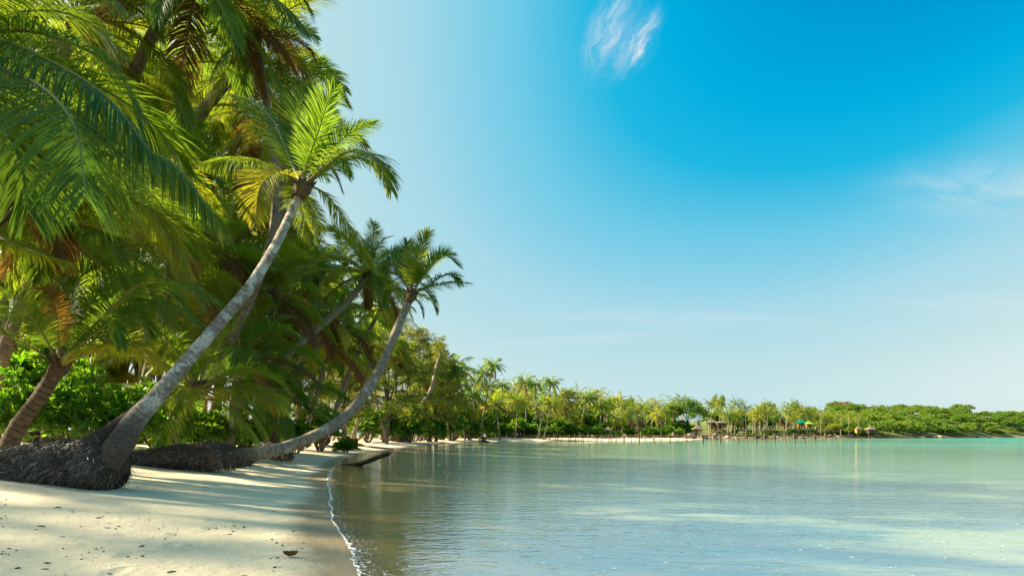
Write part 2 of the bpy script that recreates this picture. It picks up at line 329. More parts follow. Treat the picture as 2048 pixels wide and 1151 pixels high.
def smooth(x, a, b):
    t = np.clip((x - a) / (b - a), 0, 1); return t * t * (3 - 2 * t)
def height(x, y, d=None):
    x = np.asarray(x, float); y = np.asarray(y, float)
    if d is None: d = shore_dist(x, y)
    near = np.interp(d, [0, 1, 2, 4, 6, 8, 12, 30, 200], [0, .09, .19, .40, .72, 1.02, 1.14, 1.3, 2.2])
    far = np.interp(d, [0, 2, 8, 14, 30, 200], [0, .2, .68, .92, 1.15, 2.2])
    k = smooth(y, 18, 42); up = near * (1 - k) + far * k
    up = up + .012 * (np.sin(x * 1.7 + .6 * np.sin(y * 1.1)) * np.sin(y * 1.3 + x * .4)) * np.clip(d - .6, 0, 1) + .02 * np.sin(x * .55 + 1) * np.sin(y * .47) * np.clip(d * .4, 0, 1)
    for (fx_, fy_, fa) in STEPS:
        if abs(fy_) > 40: continue
        u_ = (x - fx_) * np.cos(fa) + (y - fy_) * np.sin(fa); v_ = -(x - fx_) * np.sin(fa) + (y - fy_) * np.cos(fa); q_ = (u_ / .15) ** 2 + (v_ / .065) ** 2
        up = up - .022 * np.exp(-q_ * 1.2) + .008 * np.exp(-(q_ - 2.2) ** 2)
    hill = np.interp(d, [0, 3, 12, 45, 90, 160, 400], [0, .9, 2.2, 7.5, 10.5, 13, 14]); w = smooth(x, 70, 150) * smooth(y, 200, 300)
    up = up * (1 - w) + hill * w
    big = np.interp(d, [0, 6, 30, 70, 130, 200, 400], [0, 1.6, 12, 25, 33, 36, 36]) * (1 + .10 * np.sin(x * .021 + .8) + .07 * np.sin(x * .047))
    w2 = smooth(x, 300, 430); up = up * (1 - w2) + big * w2
    dn = -np.interp(-d, [0, 1, 3, 8, 16, 40, 120, 500], [0, .06, .16, .34, .55, .9, 1.7, 5])
    dn = dn + .03 * np.sin(x * .9 + y * .3) * np.sin(y * .7) * np.clip(-d * .3, 0, 1)
    return np.where(d > 0, up, dn)
def gz(x, y): return float(height(np.array([x]), np.array([y]))[0])
ang = np.concatenate([np.arange(-180, -50, 2.5), np.arange(-50, 50, .25), np.arange(50, 180, 2.5)])
rad = np.concatenate([[0, .8, 2], np.geomspace(3.2, 16, 170)[:-1], np.geomspace(16, 4500, 190)])
def polar(ang, rad):
    A, Q = np.meshgrid(np.radians(ang), rad, indexing='ij'); x = np.sin(A) * Q; y = np.cos(A) * Q
    na, nr = A.shape; i, j = np.meshgrid(np.arange(na), np.arange(nr - 1), indexing='ij')
    a = (i * nr + j).ravel(); b = (((i + 1) % na) * nr + j).ravel()
    return x, y, np.stack([a, a + 1, b + 1, b], 1)
gx, gy, gf = polar(ang, rad); gd = shore_dist(gx, gy); gh = height(gx, gy, gd)
def ground_mat():
    m, N, L, out = new_mat('shore_ground'); g = N('ShaderNodeNewGeometry'); pos = g.outputs['Position']
    at = N('ShaderNodeAttribute', attribute_name='tint'); d = at.outputs['Fac']           # tint carries metres from the waterline
    n0 = noise_n(N, L, pos, .35, 5, .6); n1 = noise_n(N, L, pos, 3, 5, .6); n2 = noise_n(N, L, pos, 60, 3, .6); n4 = noise_n(N, L, pos, 9, 6, .7)
    dry = mixc(N, L, mapr(N, L, n1.outputs[0], .3, .7).outputs[0], (.68, .58, .39), (.75, .645, .44))
    sp = mixc(N, L, mapr(N, L, n4.outputs[0], .66, .72).outputs[0], dry.outputs[0], (.44, .35, .22))
    gr = mixc(N, L, mapr(N, L, n2.outputs[0], .25, .75, 0, .5).outputs[0], sp.outputs[0], (.58, .49, .33))
    # wet band at the waterline (darker, its edge wandering)
    dn = N('ShaderNodeMath', operation='MULTIPLY_ADD'); L(n0.outputs[0], dn.inputs[0]); dn.inputs[1].default_value = -1.6; L(d, dn.inputs[2])
    wet = mapr(N, L, dn.outputs[0], -.45, -.10, 1, 0)
    c1 = mixc(N, L, wet.outputs[0], gr.outputs[0], (.36, .275, .165))
    # leaf litter and soil under the trees
    dm = N('ShaderNodeMath', operation='MULTIPLY_ADD'); L(n1.outputs[0], dm.inputs[0]); dm.inputs[1].default_value = 3.5; L(d, dm.inputs[2])
    so_ = mapr(N, L, dm.outputs[0], 10.5, 13.5, 0, 1)
    soil = mixc(N, L, mapr(N, L, n4.outputs[0], .35, .65).outputs[0], (.13, .085, .04), (.34, .24, .12))
    c2 = mixc(N, L, so_.outputs[0], c1.outputs[0], soil.outputs[0])
    # far slope: grass and scrub
    sx = N('ShaderNodeSeparateXYZ'); L(pos, sx.inputs[0])
    n5 = noise_n(N, L, pos, .12, 5, .65); gs = mixc(N, L, mapr(N, L, n5.outputs[0], .38, .62).outputs[0], (.035, .075, .014), (.15, .16, .03))
    fg0 = mapr(N, L, sx.outputs[2], 2.0, 2.9); fg = N('ShaderNodeMath', operation='MAXIMUM'); L(fg0.outputs[0], fg.inputs[0]); L(mapr(N, L, sx.outputs[0], 92, 118).outputs[0], fg.inputs[1]); c3 = mixc(N, L, fg.outputs[0], c2.outputs[0], gs.outputs[0])
    rk = N('ShaderNodeMath', operation='MULTIPLY'); L(mapr(N, L, sx.outputs[0], 88, 112).outputs[0], rk.inputs[0]); L(mapr(N, L, d, 3.5, 7, 1, 0).outputs[0], rk.inputs[1])
    rkc = mixc(N, L, mapr(N, L, n1.outputs[0], .3, .7).outputs[0], (.07, .05, .033), (.27, .20, .13)); c3 = mixc(N, L, rk.outputs[0], c3.outputs[0], rkc.outputs[0])
    # under water: rippled sand, darker weed beds further out
    mp = N('ShaderNodeMapping'); mp.inputs['Rotation'].default_value = (0, 0, R(20)); mp.inputs['Scale'].default_value = (.20, .52, 1); L(pos, mp.inputs[0])
    n6 = noise_n(N, L, mp.outputs[0], 1.0, 5, .62, .5); wd = mapr(N, L, n6.outputs[0], .41, .61, 0, .95, True)
    shallow = mapr(N, L, d, -2.2, -5.5, 0, 1, True); wm = N('ShaderNodeMath', operation='MULTIPLY'); L(wd.outputs[0], wm.inputs[0]); L(shallow.outputs[0], wm.inputs[1])
    offs = mapr(N, L, d, -14, -50, 1, .15); wm2 = N('ShaderNodeMath', operation='MULTIPLY'); L(wm.outputs[0], wm2.inputs[0]); L(offs.outputs[0], wm2.inputs[1])
    bed0 = mixc(N, L, mapr(N, L, d, -1, -7, 0, 1).outputs[0], (.22, .155, .085), (.42, .38, .23))
    bed = mixc(N, L, wm2.outputs[0], bed0.outputs[0], (.022, .10, .14))
    uw = mapr(N, L, d, -.05, .05, 1, 0); c4 = mixc(N, L, uw.outputs[0], c3.outputs[0], bed.outputs[0])
    p = N('ShaderNodeBsdfPrincipled'); L(c4.outputs[0], p.inputs['Base Color'])
    ro = mapr(N, L, wet.outputs[0], 0, 1, .95, .35); L(ro.outputs[0], p.inputs['Roughness']); p.inputs['Specular IOR Level'].default_value = .3
    n7 = noise_n(N, L, pos, 4.5, 4, .6); b0 = bump(N, L, n7.outputs[0], .5, .06); b1 = bump(N, L, n4.outputs[0], .4, .03, b0.outputs[0]); b2 = bump(N, L, n2.outputs[0], .25, .01, b1.outputs[0]); L(b2.outputs[0], p.inputs['Normal'])
    L(p.outputs[0], out.inputs[0]); return m
M['ground'] = ground_mat()
gv = np.stack([gx, gy, gh], -1).reshape(-1, 3); gdf = gd.ravel(); fd = gdf[gf].mean(1); fx = gv[gf][:, :, 0].mean(1); fy = gv[gf][:, :, 1].mean(1)
def ground_part(name, mask):
    f = gf[mask]; u, inv = np.unique(f, return_inverse=True)
    mb = MB(); mb.add(gv[u], inv.reshape(f.shape), gdf[u]); return tag(link(name, mb.mesh(name, M['ground'])), kind='structure')
hillm = (fd > 4) & (fx > 75) & (fy > 200)
ground_part('hillside', hillm); ground_part('seabed', fd < -.3); ground_part('woodland_floor', (fd > 11) & ~hillm)
ground_part('sand_beach', (fd >= -.3) & (fd <= 11) & ~hillm)

def water_mat():
    m, N, L, out = new_mat('sea_water'); g = N('ShaderNodeNewGeometry'); pos = g.outputs['Position']
    at = N('ShaderNodeAttribute', attribute_name='tint'); d = at.outputs['Fac']
    def waves(rot, sx, sy, sc, det=3, dist=.4):
        mp = N('ShaderNodeMapping'); mp.inputs['Rotation'].default_value = (0, 0, R(rot)); mp.inputs['Scale'].default_value = (sx, sy, 1); L(pos, mp.inputs[0])
        return noise_n(N, L, mp.outputs[0], sc, det, .5, dist)
    w1 = waves(12, .35, 1, 4.2); w2 = waves(-25, .6, 1, 11, 2); w3 = waves(5, .3, 1, .9, 2); w4 = waves(30, 1, 1, 26, 1)
    b = bump(N, L, w3.outputs[0], .2, .04); b = bump(N, L, w1.outputs[0], .5, .021, b.outputs[0]); b = bump(N, L, w2.outputs[0], .55, .011, b.outputs[0]); b = bump(N, L, w4.outputs[0], .4, .003, b.outputs[0])
    fr = N('ShaderNodeFresnel'); fr.inputs['IOR'].default_value = 1.333; L(b.outputs[0], fr.inputs['Normal'])
    frp = N('ShaderNodeMath', operation='POWER'); L(fr.outputs[0], frp.inputs[0]); frp.inputs[1].default_value = 1.45; fc = N('ShaderNodeMath', operation='MULTIPLY'); L(frp.outputs[0], fc.inputs[0]); L(mapr(N, L, d, -30, -150, .62, .28).outputs[0], fc.inputs[1])   # chop offshore turns facets to the eye
    gl = N('ShaderNodeBsdfGlossy'); gl.inputs['Roughness'].default_value = .04; gl.inputs['Color'].default_value = (1, 1, 1, 1); L(b.outputs[0], gl.inputs['Normal'])
    tcol = ramp(N, [(0, (1, 1, .98)), (.08, (.86, .98, .89)), (.35, (.60, .95, .87)), (1, (.35, .85, .85))]); L(mapr(N, L, d, 0, -120).outputs[0], tcol.inputs[0])
    tr = N('ShaderNodeBsdfTransparent'); L(tcol.outputs[0], tr.inputs[0])
    scol = ramp(N, [(0, (.22, .23, .14)), (.15, (.14, .26, .18)), (.4, (.045, .26, .23)), (.7, (.003, .20, .24))]); L(mapr(N, L, d, 0, -260).outputs[0], scol.inputs[0])
    df = N('ShaderNodeBsdfDiffuse'); L(scol.outputs[0], df.inputs[0])
    sf = mapr(N, L, d, -9, -95, .0, .88); mx0 = N('ShaderNodeMixShader'); L(sf.outputs[0], mx0.inputs[0]); L(tr.outputs[0], mx0.inputs[1]); L(df.outputs[0], mx0.inputs[2])
    mx = N('ShaderNodeMixShader'); L(fc.outputs[0], mx.inputs[0]); L(mx0.outputs[0], mx.inputs[1]); L(gl.outputs[0], mx.inputs[2])
    L(mx.outputs[0], out.inputs[0]); return m
M['water'] = water_mat()
wa = np.concatenate([np.arange(-180, -50, 5), np.arange(-50, 50, .5), np.arange(50, 180, 5)]); wr = np.concatenate([[0], np.geomspace(1.2, 30000, 170)])
wx, wy, wf = polar(wa, wr); wd_ = shore_dist(wx, wy)
wm_ = wd_.ravel()[wf].min(1) < 1.5; u, inv = np.unique(wf[wm_], return_inverse=True)
mb = MB(); mb.add(np.stack([wx, wy, wx * 0], -1).reshape(-1, 3)[u], inv.reshape(-1, 4), wd_.ravel()[u]); tag(link('sea_water', mb.mesh('sea_water', M['water'])), kind='structure')

# thin line of foam along the waterline, a wash of bubbles behind it
def foam():
    m, N, L, out = new_mat('foam'); p = N('ShaderNodeBsdfPrincipled'); p.inputs['Base Color'].default_value = (.85, .87, .85, 1); p.inputs['Roughness'].default_value = .6
    L(p.outputs[0], out.inputs[0]); M['foam'] = m
    g = np.random.default_rng(3); mb = MB(); seg = SHORE[(SHORE[:, 1] > 1) & (SHORE[:, 1] < 30)]; c = curve(np.c_[seg, np.zeros(len(seg))], 1500)
    T = unit(np.gradient(c, axis=0)); Nn = np.stack([T[:, 1], -T[:, 0], 0 * T[:, 0]], 1)              # towards the sea
    s = np.concatenate([[0], np.cumsum(np.linalg.norm(np.diff(c, axis=0), axis=1))])
    def wig(f, sd): return np.array([mnoise.noise(Vector((v * f, sd, 0))) for v in s])
    off = .10 * wig(.9, 1) + .06 * np.abs(wig(3.2, 5)) + .03 * wig(9, 2); wdt = .006 + .012 * np.clip(wig(2.2, 8) + .35, 0, 1) + .02 * np.abs(wig(14, 4))
    wdt *= np.clip(1.25 - c[:, 1] / 34, .2, 1) * np.clip(.35 + 1.6 * (wig(1.3, 50) + .35), .12, 1.3)
    rows = []
    for k, (u_, h) in enumerate([(0, 0.0), (.3, .016), (.7, .018), (1, 0.0)]):
        q = c + Nn * (off + u_ * wdt + (.02 * wig(30, 9 + k) if 0 < k < 3 else .012 * wig(24, 20 + k)))[:, None]
        q[:, 2] = np.maximum(height(q[:, 0], q[:, 1]), 0) + .006 + h * (.6 + .6 * np.abs(wig(22, 30 + k))); rows.append(q)
    V = np.stack(rows, 1); n = len(V); i, j = np.meshgrid(np.arange(n - 1), np.arange(3), indexing='ij'); a = (i * 4 + j).ravel()
    mb.add(V.reshape(-1, 3), np.stack([a, a + 1, a + 5, a + 4], 1))
    def fleck(x, y, z, r, st):
        k = 7; t = np.arange(k) / k * 2 * math.pi; rr = r * (.55 + .6 * g.random(k)); a = g.random() * .6 - .3
        px_, py_ = rr * np.cos(t) * st, rr * np.sin(t); v = np.stack([x + px_ * math.cos(a) - py_ * math.sin(a), y + px_ * math.sin(a) + py_ * math.cos(a), np.full(k, z)], 1)
        mb.add(np.vstack([v, [[x, y, z + r * .12]]]), np.stack([np.full(k, k), np.arange(k), (np.arange(k) + 1) % k], 1))
    for _ in range(2200):                                                                               # bubbles by the line
        k = g.integers(0, n); o = off[k] + abs(g.normal(0, .13)); q = c[k] + Nn[k] * o
        if q[1] < 26: fleck(q[0], q[1], .008, .003 + .009 * g.random() ** 2, 1.5)
    for _ in range(560):                                                                              # specks and patches adrift on the bay
        Y = 5 + 22 * g.random() ** 1.3; X = g.uniform(-.2, .9) * Y
        if shore_dist(np.array([X]), np.array([Y]))[0] > -.8: continue
        if mnoise.noise(Vector((X * .25, Y * .35, 3))) < -.05: continue
        big = g.random() < .07
        fleck(X, Y, .009, (.008 + .012 * g.random()) if big else (.004 + .008 * g.random()), 1 + 2.2 * g.random())
    return tag(link('sea_foam', mb.mesh('sea_foam', m)), kind='stuff')
foam()

# ------------------------------------------------------------------ palms
def frond_geo(mb, ctrl, n=70, seg=3, leaf=.27, droop=.5, A0=66, A1=26, V=22, width=.013, r0=.011, seed=0, petiole=.16, tint=None, twist=0, wind=(0, 0, 0), ragged=.06, mat0=0, mat1=1):
    """one feather-shaped palm leaf along a curve of control points: a tapering midrib with two rows of folded, drooping leaflets"""
    g = np.random.default_rng(seed); c = curve(ctrl, 90); dl = np.linalg.norm(np.diff(c, axis=0), axis=1); s = np.concatenate([[0], np.cumsum(dl)]); Lf = s[-1]; s /= Lf
    H = c[-1] - c[0]; H[2] = 0
    if np.linalg.norm(H) < .15 * Lf: H = H + np.array([math.cos(seed), math.sin(seed), 0]) * Lf * .3
    H = unit(H)
    def at(t):
        p = np.stack([np.interp(t, s, c[:, k]) for k in range(3)], -1); T = unit(np.stack([np.interp(t, s, np.gradient(c[:, k], s)) for k in range(3)], -1)); return p, T
    tt = np.concatenate([np.linspace(0, petiole, 4), np.linspace(petiole, 1, 13)[1:]]); p, T = at(tt)
    tv = .5 if tint is None else tint
    tube(mb, p, Lf * r0 * np.interp(tt, [0, .06, .2, 1], [1.9, 1.25, .9, .16]), 5, mat1, tv)
    t0 = petiole + (1 - petiole) * (np.arange(n) + .5) / n
    for sd_ in (1, -1):
        t = np.clip(t0 + g.normal(0, .25 / n, n), petiole, 1); p, T = at(t)
        Nn = -T[:, 2:3] * H + (T @ H)[:, None] * np.array([0, 0, 1.]); Nn = unit(Nn - (Nn * T).sum(1, keepdims=True) * T); Sd = np.cross(T, Nn)
        tw = twist * t; Sr = Sd * np.cos(tw)[:, None] + Nn * np.sin(tw)[:, None]; Nr = -Sd * np.sin(tw)[:, None] + Nn * np.cos(tw)[:, None]
        q = (t - petiole) / (1 - petiole); A = np.radians(A0 + (A1 - A0) * q ** 1.2 + g.normal(0, 4, n)); Vv = np.radians(V + g.normal(0, 6, n))
        d = np.cos(A)[:, None] * T + np.sin(A)[:, None] * (sd_ * np.cos(Vv)[:, None] * Sr + np.sin(Vv)[:, None] * Nr)
        ll = Lf * leaf * np.interp(q, [0, .12, .35, .7, .93, 1], [.45, .8, 1, .86, .5, .34]) * (1 + g.normal(0, .07, n)) * np.where(g.random(n) < ragged, g.uniform(.2, .6, n), 1)
        dk = droop * (1 + g.normal(0, .22, n)); us = np.linspace(0, 1, seg + 1); pts = []
        pr = p.copy(); dd = d.copy(); pts.append(pr)
        for k in range(seg):                                            # bends under its own weight
            dd = unit(dd + np.array([0, 0, -1.]) * (dk * (1.6 / seg))[:, None] * (us[k + 1] + .25) + np.asarray(wind) / seg); pr = pr + dd * (ll / seg)[:, None]; pts.append(pr)
        w0 = Lf * width * (1 + g.normal(0, .1, n)); prof = {1: [1, .25], 2: [.75, 1, .12], 3: [.7, 1, .75, .06], 4: [.6, 1, .95, .6, .05]}[seg]
        Wd = unit(T - (T * d).sum(1, keepdims=True) * d); rows = []
        for k in range(seg + 1):
            w = Wd * (w0 * prof[k] * .5)[:, None]; rows += [pts[k] - w, pts[k] + w]
        Vt = np.stack(rows, 1); m = 2 * (seg + 1); base = np.arange(n)[:, None] * m
        F = np.concatenate([base + np.array([2 * k, 2 * k + 1, 2 * k + 3, 2 * k + 2]) for k in range(seg)])
        lt = np.clip(tv + g.normal(0, .06, n), 0, 1); mb.add(Vt.reshape(-1, 3), F, np.repeat(lt, m), mat0)
    return mb
def arc(e, bend, L=1.0, n=7):
    """control points of a leaf that leaves at elevation e (deg) and bends over by `bend` deg towards its tip"""
    s = np.linspace(0, 1, n); th = np.radians(e - bend * s ** 1.5); x = np.concatenate([[0], np.cumsum(np.cos(th[:-1]) / (n - 1))]); z = np.concatenate([[0], np.cumsum(np.sin(th[:-1]) / (n - 1))])
    return np.stack([x, 0 * x, z], 1) * L
LEAFM = [M['palm'], M['rachis']]; DRYM = [M['palm_dry'], M['rachis_dry']]
ELEV = [84, 66, 48, 30, 12, -8, -30, -55]
def frond_lib(n, seg, width, seeds):
    out = {}
    for e in ELEV:
        for k in range(seeds):
            g = np.random.default_rng(1000 + (e + 60) * 7 + k); mb = MB(); b = np.interp(e, [-55, 0, 30, 84], [28, 62, 78, 52]) * g.uniform(.8, 1.25)
            c = arc(e, b); c[:, 1] += np.linspace(0, 1, 7) ** 2 * g.uniform(-.12, .12)
            frond_geo(mb, c, n, seg, leaf=g.uniform(.25, .31), droop=np.interp(e, [-55, 84], [1.0, .28]) * g.uniform(.7, 1.3), width=width, seed=int(g.integers(1e6)), tint=.5, twist=g.uniform(-.6, .6), V=g.uniform(12, 32))
            out[e, k] = mb.mesh('frond', LEAFM)
    return out
NEAR = frond_lib(95, 3, .0100, 3); MID = frond_lib(42, 2, .021, 3); FAR = frond_lib(20, 1, .040, 2)
CROWN_PLAN = {}
def add_fronds(root, top, n, L, lib, g, lean=(0, 0), hang=0.0, emax=84, emin=-38, dry=.06, gold=.0, rootloc=(0, 0, 0)):
    ns = max(k for _e, k in lib) + 1
    for i in range(n):
        a = (i + .5) / n; e = emax + (emin - emax) * a ** .85 + g.normal(0, 7) - hang * 10; az = i * 2.399963 + g.normal(0, .25)
        hx = math.cos(az) * lean[0] + math.sin(az) * lean[1]; e += hx * -18                                     # leaning crowns tip over
        ee = min(ELEV, key=lambda v: abs(v - e)); me = lib[ee, int(g.integers(ns))]
        o = link('frond', me, root, np.asarray(top) - rootloc + np.array([math.cos(az), math.sin(az), 0]) * .06, (g.normal(0, .10), -R(e - ee) , az), L * g.uniform(.86, 1.1) * (.8 if a < .12 else 1))
        if e < 15 and g.random() < (dry * 1.6 if e > -22 else max(dry, .34)): skin(o, DRYM)
        elif g.random() < gold: skin(o, [M['palm_gold'], M['rachis']])
def skin(o, mats):
    for k, m in enumerate(mats): o.material_slots[k].link = 'OBJECT'; o.material_slots[k].material = m
def trunk_obj(root, path, rad, mat, name='trunk', k=12, n=40, wob=.02, seed=0, org=(0, 0, 0)):
    c = curve(path, n); t = np.linspace(0, 1, len(rad)); r = np.interp(np.linspace(0, 1, n), t, rad); mb = tube(MB(), c, r, k, 0, .5, wob, seed)
    return link(name, mb.mesh(name, mat, origin=org), root)
def heart(root, top, dirn, r, org):
    """old leaf bases wrapped round the growing point"""
    mb = MB(); g = np.random.default_rng(int(abs(top[0]) * 100)); d = unit(np.asarray(dirn, float))
    tube(mb, [top - d * r * 3.2, top - d * r * 1.2, top + d * r * .6, top + d * r * 2.2], [r * 1.05, r * 1.45, r * 1.25, r * .3], 9, 0, .5, .12, 3)
    for k in range(9):
        a = k * 2.4; q = np.array([math.cos(a), math.sin(a), .25 + .5 * g.random()]); tube(mb, [top - d * r * 1.5, top + q * r * 1.6, top + q * r * 2.3 + np.array([0, 0, .5 * r])], [r * .5, r * .34, r * .1], 5)
    return link('leaf_sheath', mb.mesh('leaf_sheath', M['boot'], origin=org), root)
def palm(label, base, path, rad, n, L, lib, mat='trunk', group=None, seed=0, cat='palm tree', name='coconut_palm', k=10, seg=26, **kw):
    """path: world points from the ground to the crown"""
    base = np.asarray(path[0], float); g = np.random.default_rng(seed + 50); root = thing(name, label, cat, base, group)
    trunk_obj(root, path, rad, M[mat], k=k, n=seg, seed=seed, org=base); d = np.asarray(path[-1]) - np.asarray(path[-2]); hd = unit(d)
    heart(root, np.asarray(path[-1]), d, rad[-1], base)
    add_fronds(root, path[-1], n, L, lib, g, lean=(hd[0], hd[1]), rootloc=base, **kw); return root
def px_path(*pts): return [P(*p) for p in pts]
def grounded(p):
    p = np.asarray(p, float).copy(); p[2] = gz(p[0], p[1]) - .08; return p

# root plates of the two leaning palms: a lumpy core clothed in thousands of dead rootlets
def root_mass(root, st, Y0, org, nf, seed, depth=.42, flen=(.10, .26), fw=.007):
    """st: (px x, px top, px bottom, Y) stations along the mass"""
    g = np.random.default_rng(seed); C, rz, ry = [], [], []
    for (x, yt, yb, Y) in st:
        a, b = P(x, yt, Y), P(x, yb, Y); C.append((a + b) / 2); rz.append((a[2] - b[2]) / 2); ry.append(depth * (.25 + .75 * min(1, rz[-1] / max(1e-3, .36))))
    n = 46; c = curve(C, n); t = np.linspace(0, 1, len(st)); tt = np.linspace(0, 1, n); rz = np.interp(tt, t, rz); ry = np.interp(tt, t, ry); k = 26
    th = np.arange(k) / k * 2 * math.pi; V = np.zeros((n, k, 3))
    for i in range(n):
        for j in range(k):
            q = mnoise.noise(Vector((c[i, 0] * 3.1, math.cos(th[j]) * 1.6, math.sin(th[j]) * 1.6 + seed))) * .16 + mnoise.noise(Vector((c[i, 0] * 9, math.cos(th[j]) * 5, math.sin(th[j]) * 5 + seed))) * .06
            sq = 1.0 + .10 * abs(math.sin(2 * th[j])); V[i, j] = c[i] + np.array([0, math.cos(th[j]) * ry[i], math.sin(th[j]) * rz[i]]) * (1 + q) * sq
    i, j = np.meshgrid(np.arange(n - 1), np.arange(k), indexing='ij'); F = np.stack([i * k + j, i * k + (j + 1) % k, (i + 1) * k + (j + 1) % k, (i + 1) * k + j], -1).reshape(-1, 4)
    mb = MB(); mb.add(V.reshape(-1, 3), F[:, ::-1])
    for e in (0, n - 1): mb.add(np.vstack([V[e], [V[e].mean(0)]]), np.stack([np.full(k, k), np.arange(k), (np.arange(k) + 1) % k], 1))
    o = link('root_mass', mb.mesh('root_mass', M['root'], origin=org), root)
    # rootlets
    ii = g.integers(0, n - 1, nf); jj = g.integers(0, k, nf); u_, w_ = g.random(nf)[:, None], g.random(nf)[:, None]
    p = (V[ii, jj] * (1 - u_) + V[ii + 1, jj] * u_) * (1 - w_) + (V[ii, (jj + 1) % k] * (1 - u_) + V[ii + 1, (jj + 1) % k] * u_) * w_; out = unit(p - c[ii])
    ax = unit(np.gradient(c, axis=0))[ii]; dr = unit(ax * -(.45 + .5 * g.random((nf, 1))) + np.array([0, 0, -.65]) * (g.random((nf, 1)) + .1) + g.normal(0, .36, (nf, 3)) + out * .12)
    ln = g.uniform(*flen, nf)[:, None]; dr2 = unit(dr + np.array([0, 0, -.5]) + g.normal(0, .25, (nf, 3)) - out * .25); wv = unit(np.cross(dr, out)) * fw * g.uniform(.6, 1.6, (nf, 1))
    p = p + out * .006; p1 = p + dr * ln * .5 + out * .012; p2 = p1 + dr2 * ln * .5; gzz = height(p2[:, 0], p2[:, 1]) + .004; p2[:, 2] = np.maximum(p2[:, 2], gzz)
    Vf = np.stack([p - wv * .7, p + wv * .7, p1 - wv, p1 + wv, p2 - wv * .15, p2 + wv * .15], 1); b = np.arange(nf)[:, None] * 6
    F = np.concatenate([b + np.array([0, 1, 3, 2]), b + np.array([2, 3, 5, 4])]); tn = np.clip(.25 + .30 * out[:, 2] * 0 + g.beta(1.4, 2.6, nf) * .85, 0, 1); mb = MB(); mb.add(Vf.reshape(-1, 3), F, np.repeat(tn, 6))
    tag(link('rootlets', mb.mesh('rootlets', M['fibre'], smooth=False, origin=org), o), kind='stuff'); return o
def px_frond(root, crown, c, pts, org, dz=None, mats=None, **kw):
    """leaf through photograph points (x, y, depth offset from the crown)"""
    ctrl = [crown] + [P(x, y, c[2] + d) for (x, y, d) in pts]; mb = MB(); frond_geo(mb, ctrl, **kw); o = link('frond', mb.mesh('frond', LEAFM, origin=org), root)
    if mats: skin(o, mats)
    return o

# --- palm leaning from the front root plate
path1 = px_path((212, 925, 10.35), (236, 893, 10.4), (272, 838, 10.7), (322, 782, 11.05), (382, 712, 11.6), (442, 642, 12.2), (502, 570, 13), (551, 490, 13.9), (586, 418, 14.8), (605, 374, 15.3))
org = grounded(P(110, 950, 10.4)); hero = thing('leaning_palm', 'big coconut palm with pale lichened trunk leaning up from the front shaggy root mass', 'palm tree', org, 'palms leaning over the beach')
trunk_obj(hero, path1, [.23, .22, .175, .14, .126, .117, .111, .105, .099, .094], M['trunk_hero'], k=20, n=90, wob=.018, seed=1, org=org)
root_mass(hero, [(-260, 935, 962, 10.2), (-120, 920, 972, 10.2), (0, 903, 972, 10.3), (60, 892, 978, 10.4), (120, 884, 981, 10.45), (180, 879, 982, 10.5), (222, 886, 978, 10.5), (240, 908, 950, 10.5)], 10.4, org, 15000, 5, depth=.46, flen=(.06, .18), fw=.0046)
mb = MB(); tube(mb, curve(px_path((150, 915, 10.42), (196, 890, 10.45), (234, 858, 10.62), (264, 826, 10.8), (286, 800, 10.95)), 26), np.interp(np.linspace(0, 1, 26), [0, .3, .6, 1], [.24, .22, .13, .03]), 16, 0, .5, .08, 4)
link('buttress', mb.mesh('buttress', M['root'], origin=org), hero)
crown = P(605, 372, 15.3); cc = (605, 372, 15.3)
heart(hero, crown, np.array(path1[-1]) - path1[-2], .15, org)
GOLD = [M['palm_gold'], M['rachis']]; hk = dict(n=104, seg=4, width=.0105, leaf=.26)
for pts, kw in [
    (((580, 318, .3), (548, 245, .6), (508, 205, .8), (462, 188, 1.0)), dict(tint=0.69, droop=.75, V=5, twist=.5)),
    (((617, 320, -.3), (640, 255, -.7), (655, 205, -1.0), (668, 178, -1.1)), dict(tint=0.52, droop=.3, V=25, leaf=.30)),
    (((598, 320, .5), (592, 262, .9), (600, 212, 1.2), (622, 178, 1.4)), dict(tint=0.54, droop=.4)),
    (((632, 335, -.1), (668, 292, -.3), (712, 260, -.5), (752, 246, -.6)), dict(tint=0.56, droop=.5, V=20)),
    (((645, 340, -.5), (690, 305, -1.0), (735, 305, -1.3), (768, 340, -1.4), (782, 378, -1.4)), dict(tint=0.54, droop=.7, V=12, twist=-.4)),
    (((640, 350, .5), (680, 325, 1.0), (725, 318, 1.4), (765, 345, 1.6)), dict(tint=0.49, droop=.6)),
    (((628, 375, .3), (655, 392, .5), (690, 440, .8), (722, 490, .9), (745, 528, 1.0)), dict(tint=0.76, droop=.45, V=-5, A0=60)),
    (((570, 344, .0), (515, 322, .0), (455, 318, .1), (402, 324, .2)), dict(tint=0.86, droop=1.2, V=8, twist=.3)),
    (((580, 352, -.6), (545, 350, -1.0), (518, 380, -1.3), (512, 438, -1.4)), dict(tint=0.92, droop=.5, V=25, twist=.9, leaf=.34, A0=72)),
    (((612, 395, .2), (625, 420, .4), (635, 450, .5), (634, 482, .6)), dict(tint=0.74, droop=.3, leaf=.3)),
    (((598, 390, .9), (604, 420, 1.3), (615, 450, 1.5), (622, 476, 1.5)), dict(tint=0.80, droop=.3, leaf=.3)),
    (((585, 330, .9), (560, 290, 1.6), (532, 262, 2.0), (505, 255, 2.2)), dict(tint=0.64, droop=.6)),
    (((610, 335, .8), (618, 285, 1.5), (636, 245, 2.0), (664, 232, 2.2)), dict(tint=0.54, droop=.5)),
]:
    kw = {**hk, **kw}; mt = GOLD if kw.pop('mats', 0) else None; px_frond(hero, crown, cc, pts, org, seed=len(pts) * 31 + int(pts[1][0]), mats=mt, **kw)

